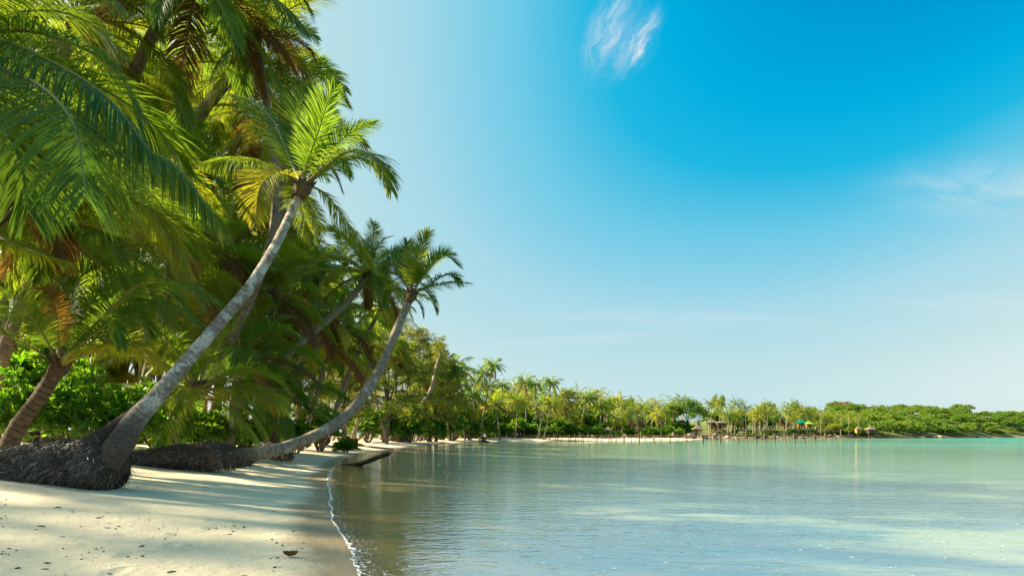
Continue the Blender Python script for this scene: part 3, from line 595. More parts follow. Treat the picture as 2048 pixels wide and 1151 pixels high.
# --- second palm, its trunk running low over the sand before it rises
path2 = px_path((440, 916, 16.4), (462, 912, 16.55), (520, 906, 17), (580, 891, 17.8), (640, 866, 18.8), (690, 833, 20), (735, 780, 21.2), (770, 715, 22.3), (801, 640, 23.3), (822, 594, 24))
org = grounded(P(380, 925, 16.5)); bow = thing('leaning_palm', 'coconut palm whose curved trunk runs low over the sand from a long dark root mass', 'palm tree', org, 'palms leaning over the beach')
trunk_obj(bow, path2, [.21, .205, .19, .185, .185, .18, .175, .165, .155, .135], M['trunk_hero2'], k=16, n=90, wob=.018, seed=2, org=org)
root_mass(bow, [(252, 908, 916, 15.8), (300, 898, 926, 16.1), (360, 890, 934, 16.4), (420, 885, 936, 16.5), (448, 888, 934, 16.5), (476, 897, 931, 16.7), (506, 903, 923, 16.9)], 16.5, org, 8000, 8, depth=.40, flen=(.07, .2), fw=.0055)
crown = P(824, 588, 24); cc = (824, 588, 24); heart(bow, crown, np.array(path2[-1]) - path2[-2], .15, org)
for pts, kw in [
    (((826, 560, -.3), (834, 520, -.6), (846, 485, -.9), (858, 464, -1.1)), dict(tint=.62, droop=.25, leaf=.30)),
    (((812, 560, .2), (790, 520, .4), (776, 505, .6), (768, 512, .8)), dict(tint=.30, droop=.1, V=30, leaf=.40)),
    (((806, 562, .8), (790, 528, 1.2), (780, 515, 1.4), (770, 540, 1.6)), dict(tint=.3, droop=.3, leaf=.34)),
    (((838, 562, -.2), (865, 530, -.5), (892, 512, -.7), (915, 530, -.8)), dict(tint=.5, droop=.35, leaf=.32, V=28)),
    (((842, 560, .6), (868, 525, 1.0), (880, 508, 1.2), (905, 510, 1.3)), dict(tint=.62, droop=.3)),
    (((842, 580, -.3), (875, 570, -.6), (908, 565, -.8), (940, 566, -.9)), dict(tint=.4, droop=.8, leaf=.24)),
    (((836, 580, .3), (852, 582, .5), (866, 600, .6), (874, 626, .7)), dict(tint=.5, droop=.5)),
    (((828, 596, .1), (838, 606, .2), (844, 620, .3), (847, 636, .3)), dict(tint=.55, droop=.3, leaf=.2)),
    (((804, 585, .2), (790, 575, .4), (778, 585, .6), (768, 610, .8)), dict(tint=.5, droop=.6)),
    (((818, 555, .6), (815, 520, 1.2), (812, 500, 1.5), (815, 484, 1.7)), dict(tint=.34, droop=.3, leaf=.3)),
    (((852, 575, .9), (885, 552, 1.6), (905, 550, 2.0), (920, 566, 2.3)), dict(tint=.4, droop=.6)),
]:
    px_frond(bow, crown, cc, pts, org, seed=int(pts[1][0] * 3), **{**hk, 'width': .0115, **kw})

# --- palms at the left edge: their lowest leaves hang right in front of the lens
def near_palm(label, base, crown_px, rad, pts_list, n, L, seed, mat='trunk', group='palms at the left edge of the grove', **kw):
    path = [grounded(P(*base)), (P(*base) * .45 + P(*crown_px) * .55) + np.array([-.25, 0, .3]), P(*crown_px)]; root = palm(label, path[0], path, rad, n, L, NEAR, mat, group, seed, seg=30, **kw)
    for pts, k2 in pts_list:
        k2 = dict(k2); mt = {0: None, 1: GOLD, 2: DRYM}[k2.pop('mats', 0)]; px_frond(root, P(*crown_px), crown_px, pts, path[0], seed=int(abs(pts[-1][0]) * 7 + pts[-1][1]), mats=mt, **{'n': 130, 'seg': 4, 'width': .0068, 'leaf': .27, 'ragged': .12, **k2})
    return root
near_palm('tall coconut palm cut off by the left frame edge, long teal leaves hanging in front', (-330, 905, 11.5), (-95, 95, 11.2), [.25, .2, .17], [
    (((0, 82, -.2), (110, 128, -.5), (215, 195, -.8), (298, 300, -1.0)), dict(tint=.16, droop=1.5, V=0, leaf=.30)),
    (((10, 140, -.8), (90, 178, -1.4), (150, 255, -1.8), (172, 392, -1.9)), dict(tint=.34, droop=.5, V=-8, leaf=.36, A0=75, A1=40)),
    (((30, 60, .4), (150, 90, .6), (240, 150, .8), (282, 262, .9)), dict(tint=.2, droop=1.3, leaf=.28)),
    (((-40, 190, -1.0), (10, 260, -1.8), (40, 330, -2.1), (55, 420, -2.2)), dict(tint=.3, droop=.5, leaf=.32)),
    (((-20, 40, .8), (80, 20, 1.4), (170, 40, 1.8), (240, 105, 2.0)), dict(tint=.55, droop=1.0)),
    (((-40, 10, 0), (40, -40, -.3), (130, -50, -.5), (230, 0, -.7)), dict(tint=.5, droop=1.2)),
    (((-20, 260, 1), (60, 330, 1.6), (110, 400, 1.8), (130, 470, 1.8)), dict(tint=.4, droop=.6, mats=2)),
], 7, 4.2, 11)
near_palm('coconut palm behind the left edge with dark arching leaves at mid height', (-200, 900, 14), (40, 400, 13.6), [.22, .19, .17], [
    (((150, 330, -.3), (250, 305, -.6), (340, 322, -.8), (428, 432, -1.0)), dict(tint=.18, droop=1.5, leaf=.27, V=0)),
    (((140, 420, -.4), (220, 400, -.7), (300, 420, -.9), (360, 510, -1.0)), dict(tint=.9, droop=1.5, leaf=.26, mats=1)),
    (((100, 445, -.8), (160, 450, -1.1), (215, 480, -1.3), (245, 520, -1.4)), dict(tint=.3, droop=1.1)),
    (((0, 450, -1.0), (-30, 460, -1.6), (60, 500, -2.0), (120, 520, -2.0)), dict(tint=.4, droop=.9)),
], 18, 3.9, 12)
near_palm('coconut palm with a broad yellow green crown filling the top left corner', (-60, 890, 22), (150, 40, 21.5), [.22, .19, .17], [
    (((200, 40, -.5), (270, 70, -.9), (335, 140, -1.2), (372, 250, -1.3)), dict(tint=.45, droop=1.1)),
    (((180, 90, -.8), (240, 150, -1.2), (290, 230, -1.5), (310, 320, -1.6)), dict(tint=.62, droop=.9)),
    (((210, 20, .2), (300, 10, .3), (370, 40, .4), (420, 110, .5)), dict(tint=.7, droop=1.1))], 22, 5.0, 13, gold=.35)
near_palm('coconut palm with a dense dark crown at mid height left of the big leaning trunk', (90, 888, 21), (235, 330, 20.5), [.2, .17, .15], [], 24, 4.0, 14, gold=.2)
near_palm('coconut palm with drooping brown tinged leaves low in the left grove', (-40, 890, 17.5), (120, 470, 17), [.2, .17, .15], [
    (((190, 455, -.5), (260, 440, -.8), (330, 470, -1.0), (372, 560, -1.1)), dict(tint=.9, droop=1.4, mats=1)),
    (((200, 500, -.2), (270, 490, -.2), (340, 520, -.2), (400, 600, -.2)), dict(tint=.3, droop=1.2))], 20, 3.8, 15, dry=.15)
# young palm with a stout ringed stem by the bushes
pth = px_path((8, 892, 14), (38, 850, 14), (75, 800, 14.05), (104, 755, 14.1), (122, 728, 14.1)); pth[0][2] = gz(*pth[0][:2]) - .05
young = palm('young coconut palm with short ringed stem and stout yellow leaf stalks by the green bushes', pth[0], pth, [.20, .175, .16, .155, .135], 5, 2.8, NEAR, 'trunk_ring', 'young palms on the beach edge', 21, k=16, seg=40, emax=80, emin=30, dry=.1)
for pts, k2 in [
    (((150, 690, -.3), (215, 625, -.6), (300, 560, -.8), (418, 592, -1.0)), dict(tint=.14, droop=.7)),
    (((160, 700, .1), (240, 640, .3), (330, 610, .4), (420, 660, .5)), dict(tint=.2, droop=.8)),
    (((155, 715, -.5), (215, 695, -.8), (280, 698, -1.0), (352, 748, -1.1)), dict(tint=.95, droop=1.1, mats=3, leaf=.22)),
    (((118, 680, -.2), (112, 620, -.5), (100, 585, -.7), (70, 575, -.9)), dict(tint=.8, droop=.5, mats=2, leaf=.22)),
    (((130, 670, .5), (140, 600, .9), (170, 545, 1.2), (235, 520, 1.4)), dict(tint=.2, droop=.6)),
    (((100, 690, .2), (60, 640, .3), (10, 615, .4), (-50, 640, .5)), dict(tint=.5, droop=.9)),
    (((140, 680, .9), (185, 600, 1.4), (240, 565, 1.7), (320, 570, 2.0)), dict(tint=.24, droop=.6)),
    (((150, 700, -.7), (200, 660, -1.2), (228, 640, -1.5), (242, 690, -1.7)), dict(tint=.55, droop=.8, leaf=.2))]:
    k2 = dict(k2); mt = {0: None, 1: GOLD, 2: DRYM, 3: [M['palm_gold'], M['rachis']]}[k2.pop('mats', 0)]
    px_frond(young, pth[-1], (122, 728, 14.1), pts, pth[0], seed=int(pts[-1][0]) + 400, mats=mt, **{'n': 105, 'seg': 4, 'width': .0095, 'leaf': .25, 'petiole': .22, **k2})

# --- palms of the grove, each at its place: (label, group, path of (x, y, Y), radii, leaves, leaf length, bark, options)
GROVE = 'coconut palms in the grove behind the beach'
for k, (lab, pts, rad, n, L, mt, kw) in enumerate([
    ('tall palm with grey trunk slanting up behind the big leaning palm to the top edge', [(150, 880, 28.5), (290, 420, 28.3), (378, 262, 28.2), (440, 180, 28.1), (488, 128, 28)], [.32, .29, .27, .25, .22], 24, 5.0, 'trunk', dict(gold=.35)),
    ('tall palm whose dark leaf undersides hang from the top edge above the slanting grey trunk', [(60, 885, 22), (170, 400, 21.5), (310, 60, 21), (398, -50, 20.5)], [.24, .2, .19, .16], 26, 4.4, 'trunk', dict(hang=1.2, dry=.15)),
    ('coconut palm crown tucked directly behind the upper leaves of the big leaning palm', [(300, 885, 31), (432, 662, 30.7), (545, 482, 30.4), (575, 258, 30)], [.24, .2, .19, .16], 24, 3.9, 'trunk', dict(gold=.45)),
    ('coconut palm high against the sky at the grove edge above the slanting grey trunk', [(340, 885, 24), (505, 590, 23), (552, 380, 22.5), (512, 70, 22)], [.20, .16, .15, .13], 20, 2.2, 'trunk', dict(gold=.4)),
    ('low coconut palm with long leaves drooping to the sand right of the big leaning trunk', [(325, 885, 20.5), (352, 838, 20.4), (392, 778, 20.3)], [.22, .2, .17], 17, 3.3, 'trunk_ring', dict(emin=-25)),
    ('low coconut palm with brown upright stem behind the curved palm trunk', [(549, 884, 27), (547, 840, 27), (545, 796, 27)], [.22, .2, .17], 20, 3.3, 'trunk_ring', dict(emin=-30)),
    ('low coconut palm with blue green leaves between the two leaning palms', [(455, 884, 25), (470, 790, 25), (485, 712, 25)], [.2, .18, .16], 20, 3.7, 'trunk', dict()),
    ('golden crowned palm on a long pale slanting trunk left of the curved palm crown', [(400, 884, 30), (520, 770, 31), (585, 700, 32), (655, 640, 33), (705, 592, 33.6), (737, 545, 34)], [.22, .2, .19, .18, .17, .15], 26, 3.4, 'trunk_pale', dict(gold=.85)),
    ('coconut palm with spreading crown just right of the middle of the big leaning trunk', [(380, 885, 27), (420, 680, 27), (452, 500, 27)], [.2, .17, .15], 22, 3.6, 'trunk', dict(gold=.4)),
    ('coconut palm with spreading crown between the big leaning trunk and pale slanting trunks', [(500, 885, 30), (530, 720, 30), (545, 590, 30)], [.2, .17, .15], 22, 3.8, 'trunk', dict(gold=.4)),
    ('coconut palm with spreading crown left of the middle of the big leaning trunk', [(260, 885, 24), (310, 680, 24), (345, 540, 24)], [.2, .17, .15], 22, 3.6, 'trunk', dict(gold=.3)),
    ('coconut palm with bright crown above the rising part of the curved trunk', [(600, 885, 40), (640, 760, 40), (655, 690, 40)], [.2, .17, .15], 22, 3.8, 'trunk', dict(gold=.5)),
    ('palm on a straight pale slanting trunk just below the golden crowned palm', [(480, 884, 36), (560, 770, 37), (640, 690, 38), (672, 646, 38.5)], [.2, .18, .17, .15], 24, 3.3, 'trunk_pale', dict(gold=.25)),
    ('palm with a round yellow green crown right behind the curved palm trunk', [(640, 884, 46), (705, 730, 47), (764, 612, 48)], [.22, .18, .15], 26, 3.7, 'trunk', dict(gold=.45)),
    ('palm with dark arching crown against the sky left of the golden crowned palm', [(560, 884, 44), (600, 700, 44), (632, 560, 44)], [.22, .18, .15], 24, 3.8, 'trunk', dict()),
    ('palm with small crown peeping between feathery casuarina and golden crowned palm', [(600, 884, 55), (640, 700, 55), (690, 530, 55)], [.22, .18, .15], 22, 3.6, 'trunk', dict(gold=.2)),
    ('low palm with dark leaves at the beach edge behind the lying logs', [(690, 884, 66), (695, 830, 66), (700, 770, 66)], [.2, .18, .15], 22, 4.2, 'trunk', dict()),
    ('palm with yellowish crown low behind the upper half of the curved trunk', [(650, 884, 62), (730, 760, 62), (745, 690, 62)], [.2, .18, .15], 22, 4.0, 'trunk', dict(gold=.4)),
    ('low dark palm in front of the bare slanting tree near the water', [(858, 880, 115), (862, 850, 115), (866, 822, 115)], [.25, .22, .19], 22, 5.2, 'trunk', dict()),
    ('slim palm leaning right beside the bare slanting tree', [(872, 880, 120), (898, 800, 120), (908, 738, 120)], [.24, .21, .17], 24, 4.7, 'trunk_pale', dict()),
    ('slim palm with drooping crown behind the bare slanting tree', [(858, 880, 120), (880, 800, 120), (893, 730, 120)], [.23, .2, .16], 24, 4.6, 'trunk', dict()),
    ('low dark palm at the bend of the beach under the slim leaning palms', [(900, 880, 134), (904, 845, 134), (908, 800, 134)], [.24, .21, .18], 24, 5.6, 'trunk', dict()),
    ('palm with wide dark crown just right of the slim leaning palms', [(930, 878, 148), (940, 840, 148), (945, 790, 148)], [.24, .21, .18], 24, 5.6, 'trunk', dict()),
    ('shorter of the two tall palms rising together at the bend of the beach', [(938, 876, 150), (955, 810, 150), (966, 746, 150)], [.24, .19, .16], 26, 3.9, 'trunk_pale', dict(hang=.8)),
    ('taller of the two tall palms rising together at the bend of the beach', [(958, 876, 152), (972, 800, 152), (986, 730, 152)], [.24, .19, .16], 26, 3.8, 'trunk_pale', dict(hang=.8)),
    ('tallest pale trunked palm of the far shore standing over the inner jetty end', [(1076, 876, 172), (1085, 830, 172), (1097, 790, 172), (1103, 765, 172)], [.26, .22, .19, .16], 28, 4.0, 'trunk_pale', dict(hang=.6)),
    ('pale trunked palm right beside the tallest palm over the inner jetty end', [(1087, 876, 170), (1095, 840, 170), (1104, 806, 170)], [.26, .22, .16], 26, 3.8, 'trunk_pale', dict(gold=.3)),
    ('bushy bright palm with wide crown behind the start of the jetty', [(1000, 876, 160), (996, 840, 160), (990, 806, 160)], [.22, .2, .16], 24, 5.0, 'trunk', dict(gold=.35)),
    ('bright palm with wide crown just left of the tallest pale trunked palm', [(1030, 876, 172), (1034, 840, 172), (1036, 802, 172)], [.22, .2, .16], 24, 5.0, 'trunk', dict(gold=.2)),
    ('dark topped palm breaking the skyline left of the tallest pale trunked palm', [(1052, 876, 185), (1052, 820, 185), (1050, 764, 185)], [.22, .2, .16], 24, 4.2, 'trunk', dict(hang=.5)),
    ('palm breaking the skyline beside the dark topped palm over the inner jetty', [(1072, 876, 190), (1072, 820, 190), (1070, 768, 190)], [.22, .2, .16], 24, 4.0, 'trunk', dict(hang=.4)),
    ('small topped palm breaking the skyline between the two tall palms and the dark topped palm', [(1008, 876, 190), (1006, 820, 190), (1004, 770, 190)], [.22, .2, .16], 20, 3.6, 'trunk', dict()),
    ('lone dark crown breaking the skyline right of the tallest pale trunked palm', [(1136, 876, 215), (1137, 830, 215), (1139, 786, 215)], [.22, .2, .16], 22, 4.0, 'trunk', dict()),
    ('slanting palm with long thin pale trunk right of the feathery light tree', [(1157, 874, 200), (1166, 830, 200), (1173, 796, 200)], [.24, .2, .16], 24, 3.9, 'trunk_pale', dict()),
    ('slanting palm a little right of the long thin pale trunk by the feathery tree', [(1168, 874, 205), (1174, 838, 205), (1182, 792, 205)], [.24, .2, .16], 24, 4.0, 'trunk_pale', dict()),
    ('palm with bent pale trunk leaning right in front of the twin far bungalow roofs', [(1192, 874, 205), (1198, 850, 205), (1206, 812, 205)], [.24, .2, .16], 24, 4.2, 'trunk_pale', dict(gold=.3)),
]):
    lib = NEAR if pts[-1][2] < 36 else (MID if pts[-1][2] < 100 else FAR); path = px_path(*pts); path[0] = grounded(path[0])
    palm(lab, path[0], path, rad, n, L, lib, mt, GROVE, 100 + k, k=12 if pts[0][2] < 40 else 7, seg=30 if pts[0][2] < 60 else 10, **kw)

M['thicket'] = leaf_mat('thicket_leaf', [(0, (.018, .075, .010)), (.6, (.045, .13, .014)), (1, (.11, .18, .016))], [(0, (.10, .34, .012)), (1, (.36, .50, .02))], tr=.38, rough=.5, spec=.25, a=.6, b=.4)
# ------------------------------------------------------------------ other trees and bushes
def leaf_cards(mb, C, D, ln, wd, tint, g, fold=.25):
    """folded leaf blades: centres C, directions D"""
    n = len(C); up = unit(g.normal(0, .5, (n, 3)) + np.array([0, 0, 1.])); Sd = unit(np.cross(D, up)); Nn = np.cross(Sd, D)
    ln = np.broadcast_to(ln, (n,))[:, None]; wd = np.broadcast_to(wd, (n,))[:, None]
    V = np.stack([C, C + D * ln * .5 + Sd * wd + Nn * wd * fold, C + D * ln - np.array([0, 0, .15]) * ln, C + D * ln * .5 - Sd * wd + Nn * wd * fold], 1)
    b = np.arange(n)[:, None] * 4; mb.add(V.reshape(-1, 3), np.concatenate([b + np.array([0, 1, 2]), b + np.array([0, 2, 3])]), np.repeat(tint, 4)); return mb
def bush_mesh(seed, nros=330, per=9, ln=.17, w=.034, rx=1.0, rz=.95, mat='bush'):
    """rosettes of glossy leaves on the shell and inside of an uneven mound"""
    g = np.random.default_rng(seed); mb = MB(); blobs = [(g.uniform(-.55, .55) * rx, g.uniform(-.45, .45) * rx, g.uniform(.3, .75) * rz, g.uniform(.38, .6)) for _ in range(8)]
    C, D, T = [], [], []
    for _ in range(nros):
        b = blobs[g.integers(8)]; d = unit(g.normal(0, 1, 3)); d[2] = abs(d[2]) * .9 - .25; d = unit(d); c = np.array(b[:3]) + d * b[3] * g.uniform(.65, 1.05)
        if c[2] < .02: c[2] = g.uniform(.03, .3)
        tn = np.clip(g.normal(.45, .2), 0, 1)
        for k in range(per):
            a = k * 2.4; q = unit(np.array([math.cos(a), math.sin(a), g.uniform(.0, .9)]) + d * .7); C.append(c + q * .02); D.append(q); T.append(np.clip(tn + g.normal(0, .08), 0, 1))
    leaf_cards(mb, np.array(C), np.array(D), ln * g.uniform(.7, 1.15, len(C)), w, np.array(T), g)
    return mb.mesh('foliage', M[mat])
def stems_mesh(seed):
    g = np.random.default_rng(seed); mb = MB()
    for _ in range(9):
        e = np.array([g.uniform(-.7, .7), g.uniform(-.6, .6), g.uniform(.5, .95)]); tube(mb, curve([e * [.12, .12, 0], e * [.6, .6, .45], e], 6), np.linspace(.03, .008, 6), 5)
    return mb.mesh('stems', M['wood'])
BUSH = [bush_mesh(k) for k in range(3)]; BUSHSTEM = [stems_mesh(k) for k in range(2)]
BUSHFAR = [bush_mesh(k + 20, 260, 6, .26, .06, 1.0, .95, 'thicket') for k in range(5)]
def bush(label, x, yb, Y, w, h, k=0, group=None, far=False):
    p = grounded(P(x, yb, Y)); s = w / FPX * Y / 2 / 1.05; z = h / FPX * Y / 1.25
    r = thing('bush', label, 'bush', p, group); link('foliage', BUSHFAR[k % 5] if far else BUSH[k % 3], r, (0, 0, 0), (0, 0, k * 1.9), (s, s, z)); link('stems', BUSHSTEM[k % 2], r, (0, 0, 0), (0, 0, k), (s, s, z)); return r
BG = 'bushes along the beach edge'
for k, (lab, x, yb, Y, w, h) in enumerate([
    ('bright green bush at the left frame edge under the ringed young palm', 10, 890, 15.6, 130, 150), ('big bright green bush right of the ringed young palm stem', 150, 888, 16.5, 190, 190),
    ('bright green bush just left of the dark butt of the big leaning trunk', 245, 886, 17.5, 170, 170), ('bush in the shade behind the big leaning trunk and its root mass', 320, 884, 22, 150, 130),
    ('tall bush behind the ringed young palm and the bright bushes', 90, 884, 22, 230, 240), ('dim bush between the drooping low palm and the lying root mass', 415, 882, 25, 150, 110), ('dim bush left of the brown upright palm stem', 490, 882, 29, 140, 90),
    ('bright green bush right of the brown upright palm stem', 590, 882, 36, 90, 75), ('vivid green bush rising behind the low run of the curved trunk', 640, 880, 42, 95, 95),
    ('leafy bush behind the curved trunk where it starts to rise', 704, 880, 86, 80, 80), ('small grassy bush under the curved trunk at the beach edge', 690, 882, 44, 60, 36), ('dark bush behind the two lying root stumps', 735, 880, 78, 90, 70), ('dark bush at the beach edge left of the bare slanting tree', 790, 879, 100, 80, 90),
    ('dark leafy bush at the foot of the bare slanting tree', 845, 879, 118, 80, 70), ('dark rounded bush at the bend of the beach', 905, 877, 134, 70, 60), ('rounded sunlit bush hanging over the sand at the bend of the beach', 940, 878, 147, 58, 52), ('bush behind the rounded sunlit bush at the bend', 968, 875, 160, 50, 46)]):
    bush(lab, x, yb, Y, w, h, k, BG, Y > 30)
for k, (x, w, h) in enumerate([(1000, 46, 34), (1032, 52, 40), (1062, 40, 30), (1092, 34, 24), (1118, 46, 40), (1142, 40, 34), (1168, 36, 26), (1196, 34, 24), (1228, 34, 16), (1262, 34, 18), (1300, 44, 24), (1330, 40, 24), (1352, 36, 20)]):
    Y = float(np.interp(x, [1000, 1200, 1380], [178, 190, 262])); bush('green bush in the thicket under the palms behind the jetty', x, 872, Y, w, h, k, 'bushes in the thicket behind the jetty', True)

def casuarina_mesh(seed, H=10.0, W=3.4, z0=.18, nb=70, dens=1.0, droop=.5, needle=.42, nw=.016):
    """feathery tree: limbs with hanging sprays of long needles"""
    g = np.random.default_rng(seed); mb = MB(); tr = MB(); x = np.array([[0, 0, 0], [.15, .05, H * .3], [-.1, .1, H * .65], [.2, 0, H]]); tc_ = curve(x, 16); tube(tr, tc_, np.linspace(.19, .02, 16), 7)
    C, D, T = [], [], []
    for k in range(nb):
        q = z0 + (1 - z0) * (k + g.random()) / nb; p = np.array([np.interp(q * H, tc_[:, 2], tc_[:, j]) for j in range(3)]); a = k * 2.4 + g.normal(0, .3); prof = np.interp(q, [z0, z0 + .15, .6, 1], [.75, 1, .75, .16]); ln = W * prof * g.uniform(.6, 1.12)
        e = np.array([math.cos(a), math.sin(a), g.uniform(.15, .6)]); c = curve([p, p + e * ln * .55, p + e * ln + np.array([0, 0, -.12 * ln])], 7); tube(tr, c, np.linspace(.05, .008, 7) * (.5 + prof * .5), 4)
        ns = int((6 + 9 * prof) * dens); tn = np.clip(g.normal(.42, .22), 0, 1)
        for _ in range(ns):
            t = g.uniform(.25, 1.03); b = p + (c[-1] - p) * t + (c[3] - (p + c[-1]) / 2) * (4 * t * (1 - t)) * .9 + g.normal(0, .12, 3); m = 13
            dd = unit(e * .7 + g.normal(0, .55, (m, 3)) + np.array([0, 0, -droop])); C.append(b + g.normal(0, .10, (m, 3))); D.append(dd); T.append(np.clip(tn + g.normal(0, .10, m), 0, 1))
    C, D, T = np.concatenate(C), np.concatenate(D), np.concatenate(T); leaf_cards(mb, C, D, needle * g.uniform(.6, 1.2, len(C)), nw, T, g, .1)
    return tr.mesh('trunk', M['wood']), mb.mesh('crown', M['casuarina'])
CAS = [casuarina_mesh(k) for k in range(3)]; CASTALL = [casuarina_mesh(7, 14, 3.6, .25, 110, 1.2, .45, .45, .013)]; CASTHIN = [casuarina_mesh(11, 10, 1.5, .62, 22, .55, .1)]
def casuarina(label, x, yb, Y, top, lib, k=0, group='feathery casuarina trees', wide=1.0, H=10.0, rz=0, lean=(0, 0)):
    p = grounded(P(x, yb, Y)); s = (P(x, top, Y)[2] - p[2]) / H; r = thing('casuarina_tree', label, 'tree', p, group); tm, cm = lib[k % len(lib)]
    for nm, me in (('trunk', tm), ('crown', cm)): link(nm, me, r, (0, 0, 0), (lean[0], lean[1], rz), (s * wide, s * wide, s))
    return r
CASAIRY = casuarina_mesh(13, 14, 5.2, .34, 56, .34, .45, .40, .014)  # for the added shade trees: crown thinned to pass part of the sun
SHADE = [(-21, 6.5, 1.3), (-23, 10.5, 1.4), (-22, 14.5, 1.36), (-26, 8.5, 1.45), (-20, 2.5, 1.3), (-26, 13, 1.4), (-17.5, 4.5, 1.15), (-25, 5, 1.45)]
casuarina('tall feathery casuarina behind the big leaning palm, its sprays dark against the sky', 520, 880, 42, 285, CASTALL, 0, wide=1.0, H=14)
casuarina('feathery casuarina with yellowish sprays left behind the big leaning trunk', 430, 880, 29, 395, CAS, 1, wide=1.0, rz=1)
casuarina('feathery casuarina in the gap between the big leaning palm and the golden crowned palm', 600, 880, 52, 470, CAS, 0, wide=.9, rz=2)
casuarina('wide golden green casuarina right behind the upper half of the curved trunk', 770, 880, 84, 622, CAS, 2, wide=1.45, rz=.5)
casuarina('tall casuarina just left of the slim leaning palms at the bend of the beach', 872, 880, 118, 690, CAS, 1, wide=1.1, rz=5)
casuarina('dark casuarina filling the space under the golden crowned palm', 690, 880, 62, 690, CAS, 1, wide=1.3, rz=3)
casuarina('casuarina reaching toward the sky left of the bare slanting tree', 838, 880, 112, 658, CAS, 0, wide=1.25, rz=4)
casuarina('feathery light green casuarina beside the tallest pale trunked palm of the far shore', 1132, 874, 195, 780, CAS, 1, wide=1.35, rz=1)
casuarina('small feathery tree behind the jetty right of the light green casuarina', 1158, 874, 215, 792, CAS, 2, wide=1.0, rz=2)
# bare slanting tree near the water, tufted only at the top
pth = px_path((806, 880, 98), (838, 820, 98), (862, 778, 98), (872, 735, 98), (881, 704, 98)); pth[0] = grounded(pth[0]); r = thing('bare_tree', 'bare pale tree slanting out of the dark bushes with a thin tuft on top', 'tree', pth[0])
trunk_obj(r, pth, [.50, .40, .32, .24, .12], M['trunk_pale'], k=8, n=24, org=pth[0])
o = link('crown', CASTHIN[0][1], r, pth[-1] - pth[0] + np.array([0, 0, -8.0]), (0, 0, 0), (1.25, 1.25, 1.05))

def tree_mesh(seed, n=2600, H=10., W=4.2, leaf=.5, mats=None, flat=.62, z0=.35, nb=16, trunk=True):
    """broad crown built of leaf clumps round many limb ends"""
    g = np.random.default_rng(seed); mb = MB(); tr = MB(); B = []
    for k in range(nb):
        a = k * 2.4; r = W * math.sqrt((k + .4) / nb) * g.uniform(.7, 1); h = H * (z0 + (1 - z0) * (1 - (r / W) ** 2 * flat) * g.uniform(.55, .95)); B.append((r * math.cos(a), r * math.sin(a), h, W * g.uniform(.26, .42)))
    if trunk:
        tube(tr, curve([[0, 0, -.2], [.1, .1, H * .25], [0, .1, H * .5]], 8), np.linspace(.32, .16, 8), 7)
        for b in B[::2]: tube(tr, curve([[.05, .1, H * .3], np.array(b[:3]) * [.45, .45, .75], np.array(b[:3])], 6), np.linspace(.13, .03, 6), 5)
    C, D, T = [], [], []
    for b in B:
        m = n // nb; d = unit(g.normal(0, 1, (m, 3))); d[:, 2] = np.abs(d[:, 2]) * 1.1 - .35; d = unit(d); C.append(np.array(b[:3]) + d * b[3] * (g.random((m, 1)) ** .45) * np.array([1, 1, .75])); D.append(unit(d + g.normal(0, .6, (m, 3))))
        T.append(np.clip(g.normal(.5, .2) + g.normal(0, .1, m), 0, 1))
    leaf_cards(mb, np.concatenate(C), np.concatenate(D), leaf * g.uniform(.6, 1.2, len(np.concatenate(C))), leaf * .33, np.concatenate(T), g)
    return (tr.mesh('trunk', M['wood']) if trunk else None), mb.mesh('crown', mats or M['tree'])
TREE = [tree_mesh(k) for k in range(4)]; TREELIME = [tree_mesh(9, mats=M['tree_lime'], H=7, W=4.6, z0=.5)]
def tree(label, x, Y, top, width, k=0, lib=TREE, group=None, H=10., W=4.2, yb=870, cat='tree'):
    p = grounded(P(x, yb, Y)); s = (P(x, top, Y)[2] - p[2]) / H / .98; w = width / FPX * Y / 2 / (W * 1.2); r = thing('broadleaf_tree', label, cat, p, group); tm, cm = lib[k % len(lib)]
    for nm, me in (('trunk', tm), ('crown', cm)): link(nm, me, r, (0, 0, 0), (0, 0, k * 1.3), (w, w, s))
    return r
FT = 'broad leaved trees of the far shore'
for k, (lab, x, Y, top, w) in enumerate([
    ('bright broad tree, largest leafy crown behind the middle of the jetty', 1376, 285, 797, 62), ('dark broad tree right beside the brightest big crown behind the jetty', 1398, 300, 806, 46), ('shaded broad tree left of the brightest big crown behind the jetty', 1345, 285, 803, 44),
    ('dark rounded tree rising above the palms behind the far bungalows', 1232, 320, 786, 36), ('smaller dark rounded tree above the palms right of the rounded one', 1262, 320, 793, 24), ('tree with two dark knobs standing above the skyline behind the restaurant roofs', 1430, 480, 791, 24), ('right knob of dark foliage rising over the restaurant roofs', 1444, 485, 788, 16),
    ('dark broad tree on the skyline left of the green roofed bungalows', 1537, 540, 800, 36), ('dark broad tree on the skyline above the bright green roof', 1591, 520, 802, 24), ('dark tree behind the bright green roof', 1600, 500, 816, 40), ('dark tree on the skyline right of the green roofs', 1622, 540, 812, 30)]):
    tree(lab, x, Y, top, w, k, TREE, FT)
tree('lime green spreading tree on the rocks right of the jetty end', 1668, 452, 848, 40, 1, TREELIME, 'lime green trees by the rocky shore', 7., 4.6, 872)
tree('lime green spreading tree on the shore left of the low pale huts', 1778, 560, 840, 36, 2, TREELIME, 'lime green trees by the rocky shore', 7., 4.6, 872)
tree('pale green airy tree right of the lime green spreading tree by the low pale huts', 1806, 560, 845, 34, 3, TREELIME, 'lime green trees by the rocky shore', 7., 4.6, 872)
tree('small yellow green tree beside the yellow walled hut', 1700, 470, 853, 18, 0, TREELIME, 'lime green trees by the rocky shore', 7., 4.6, 872)

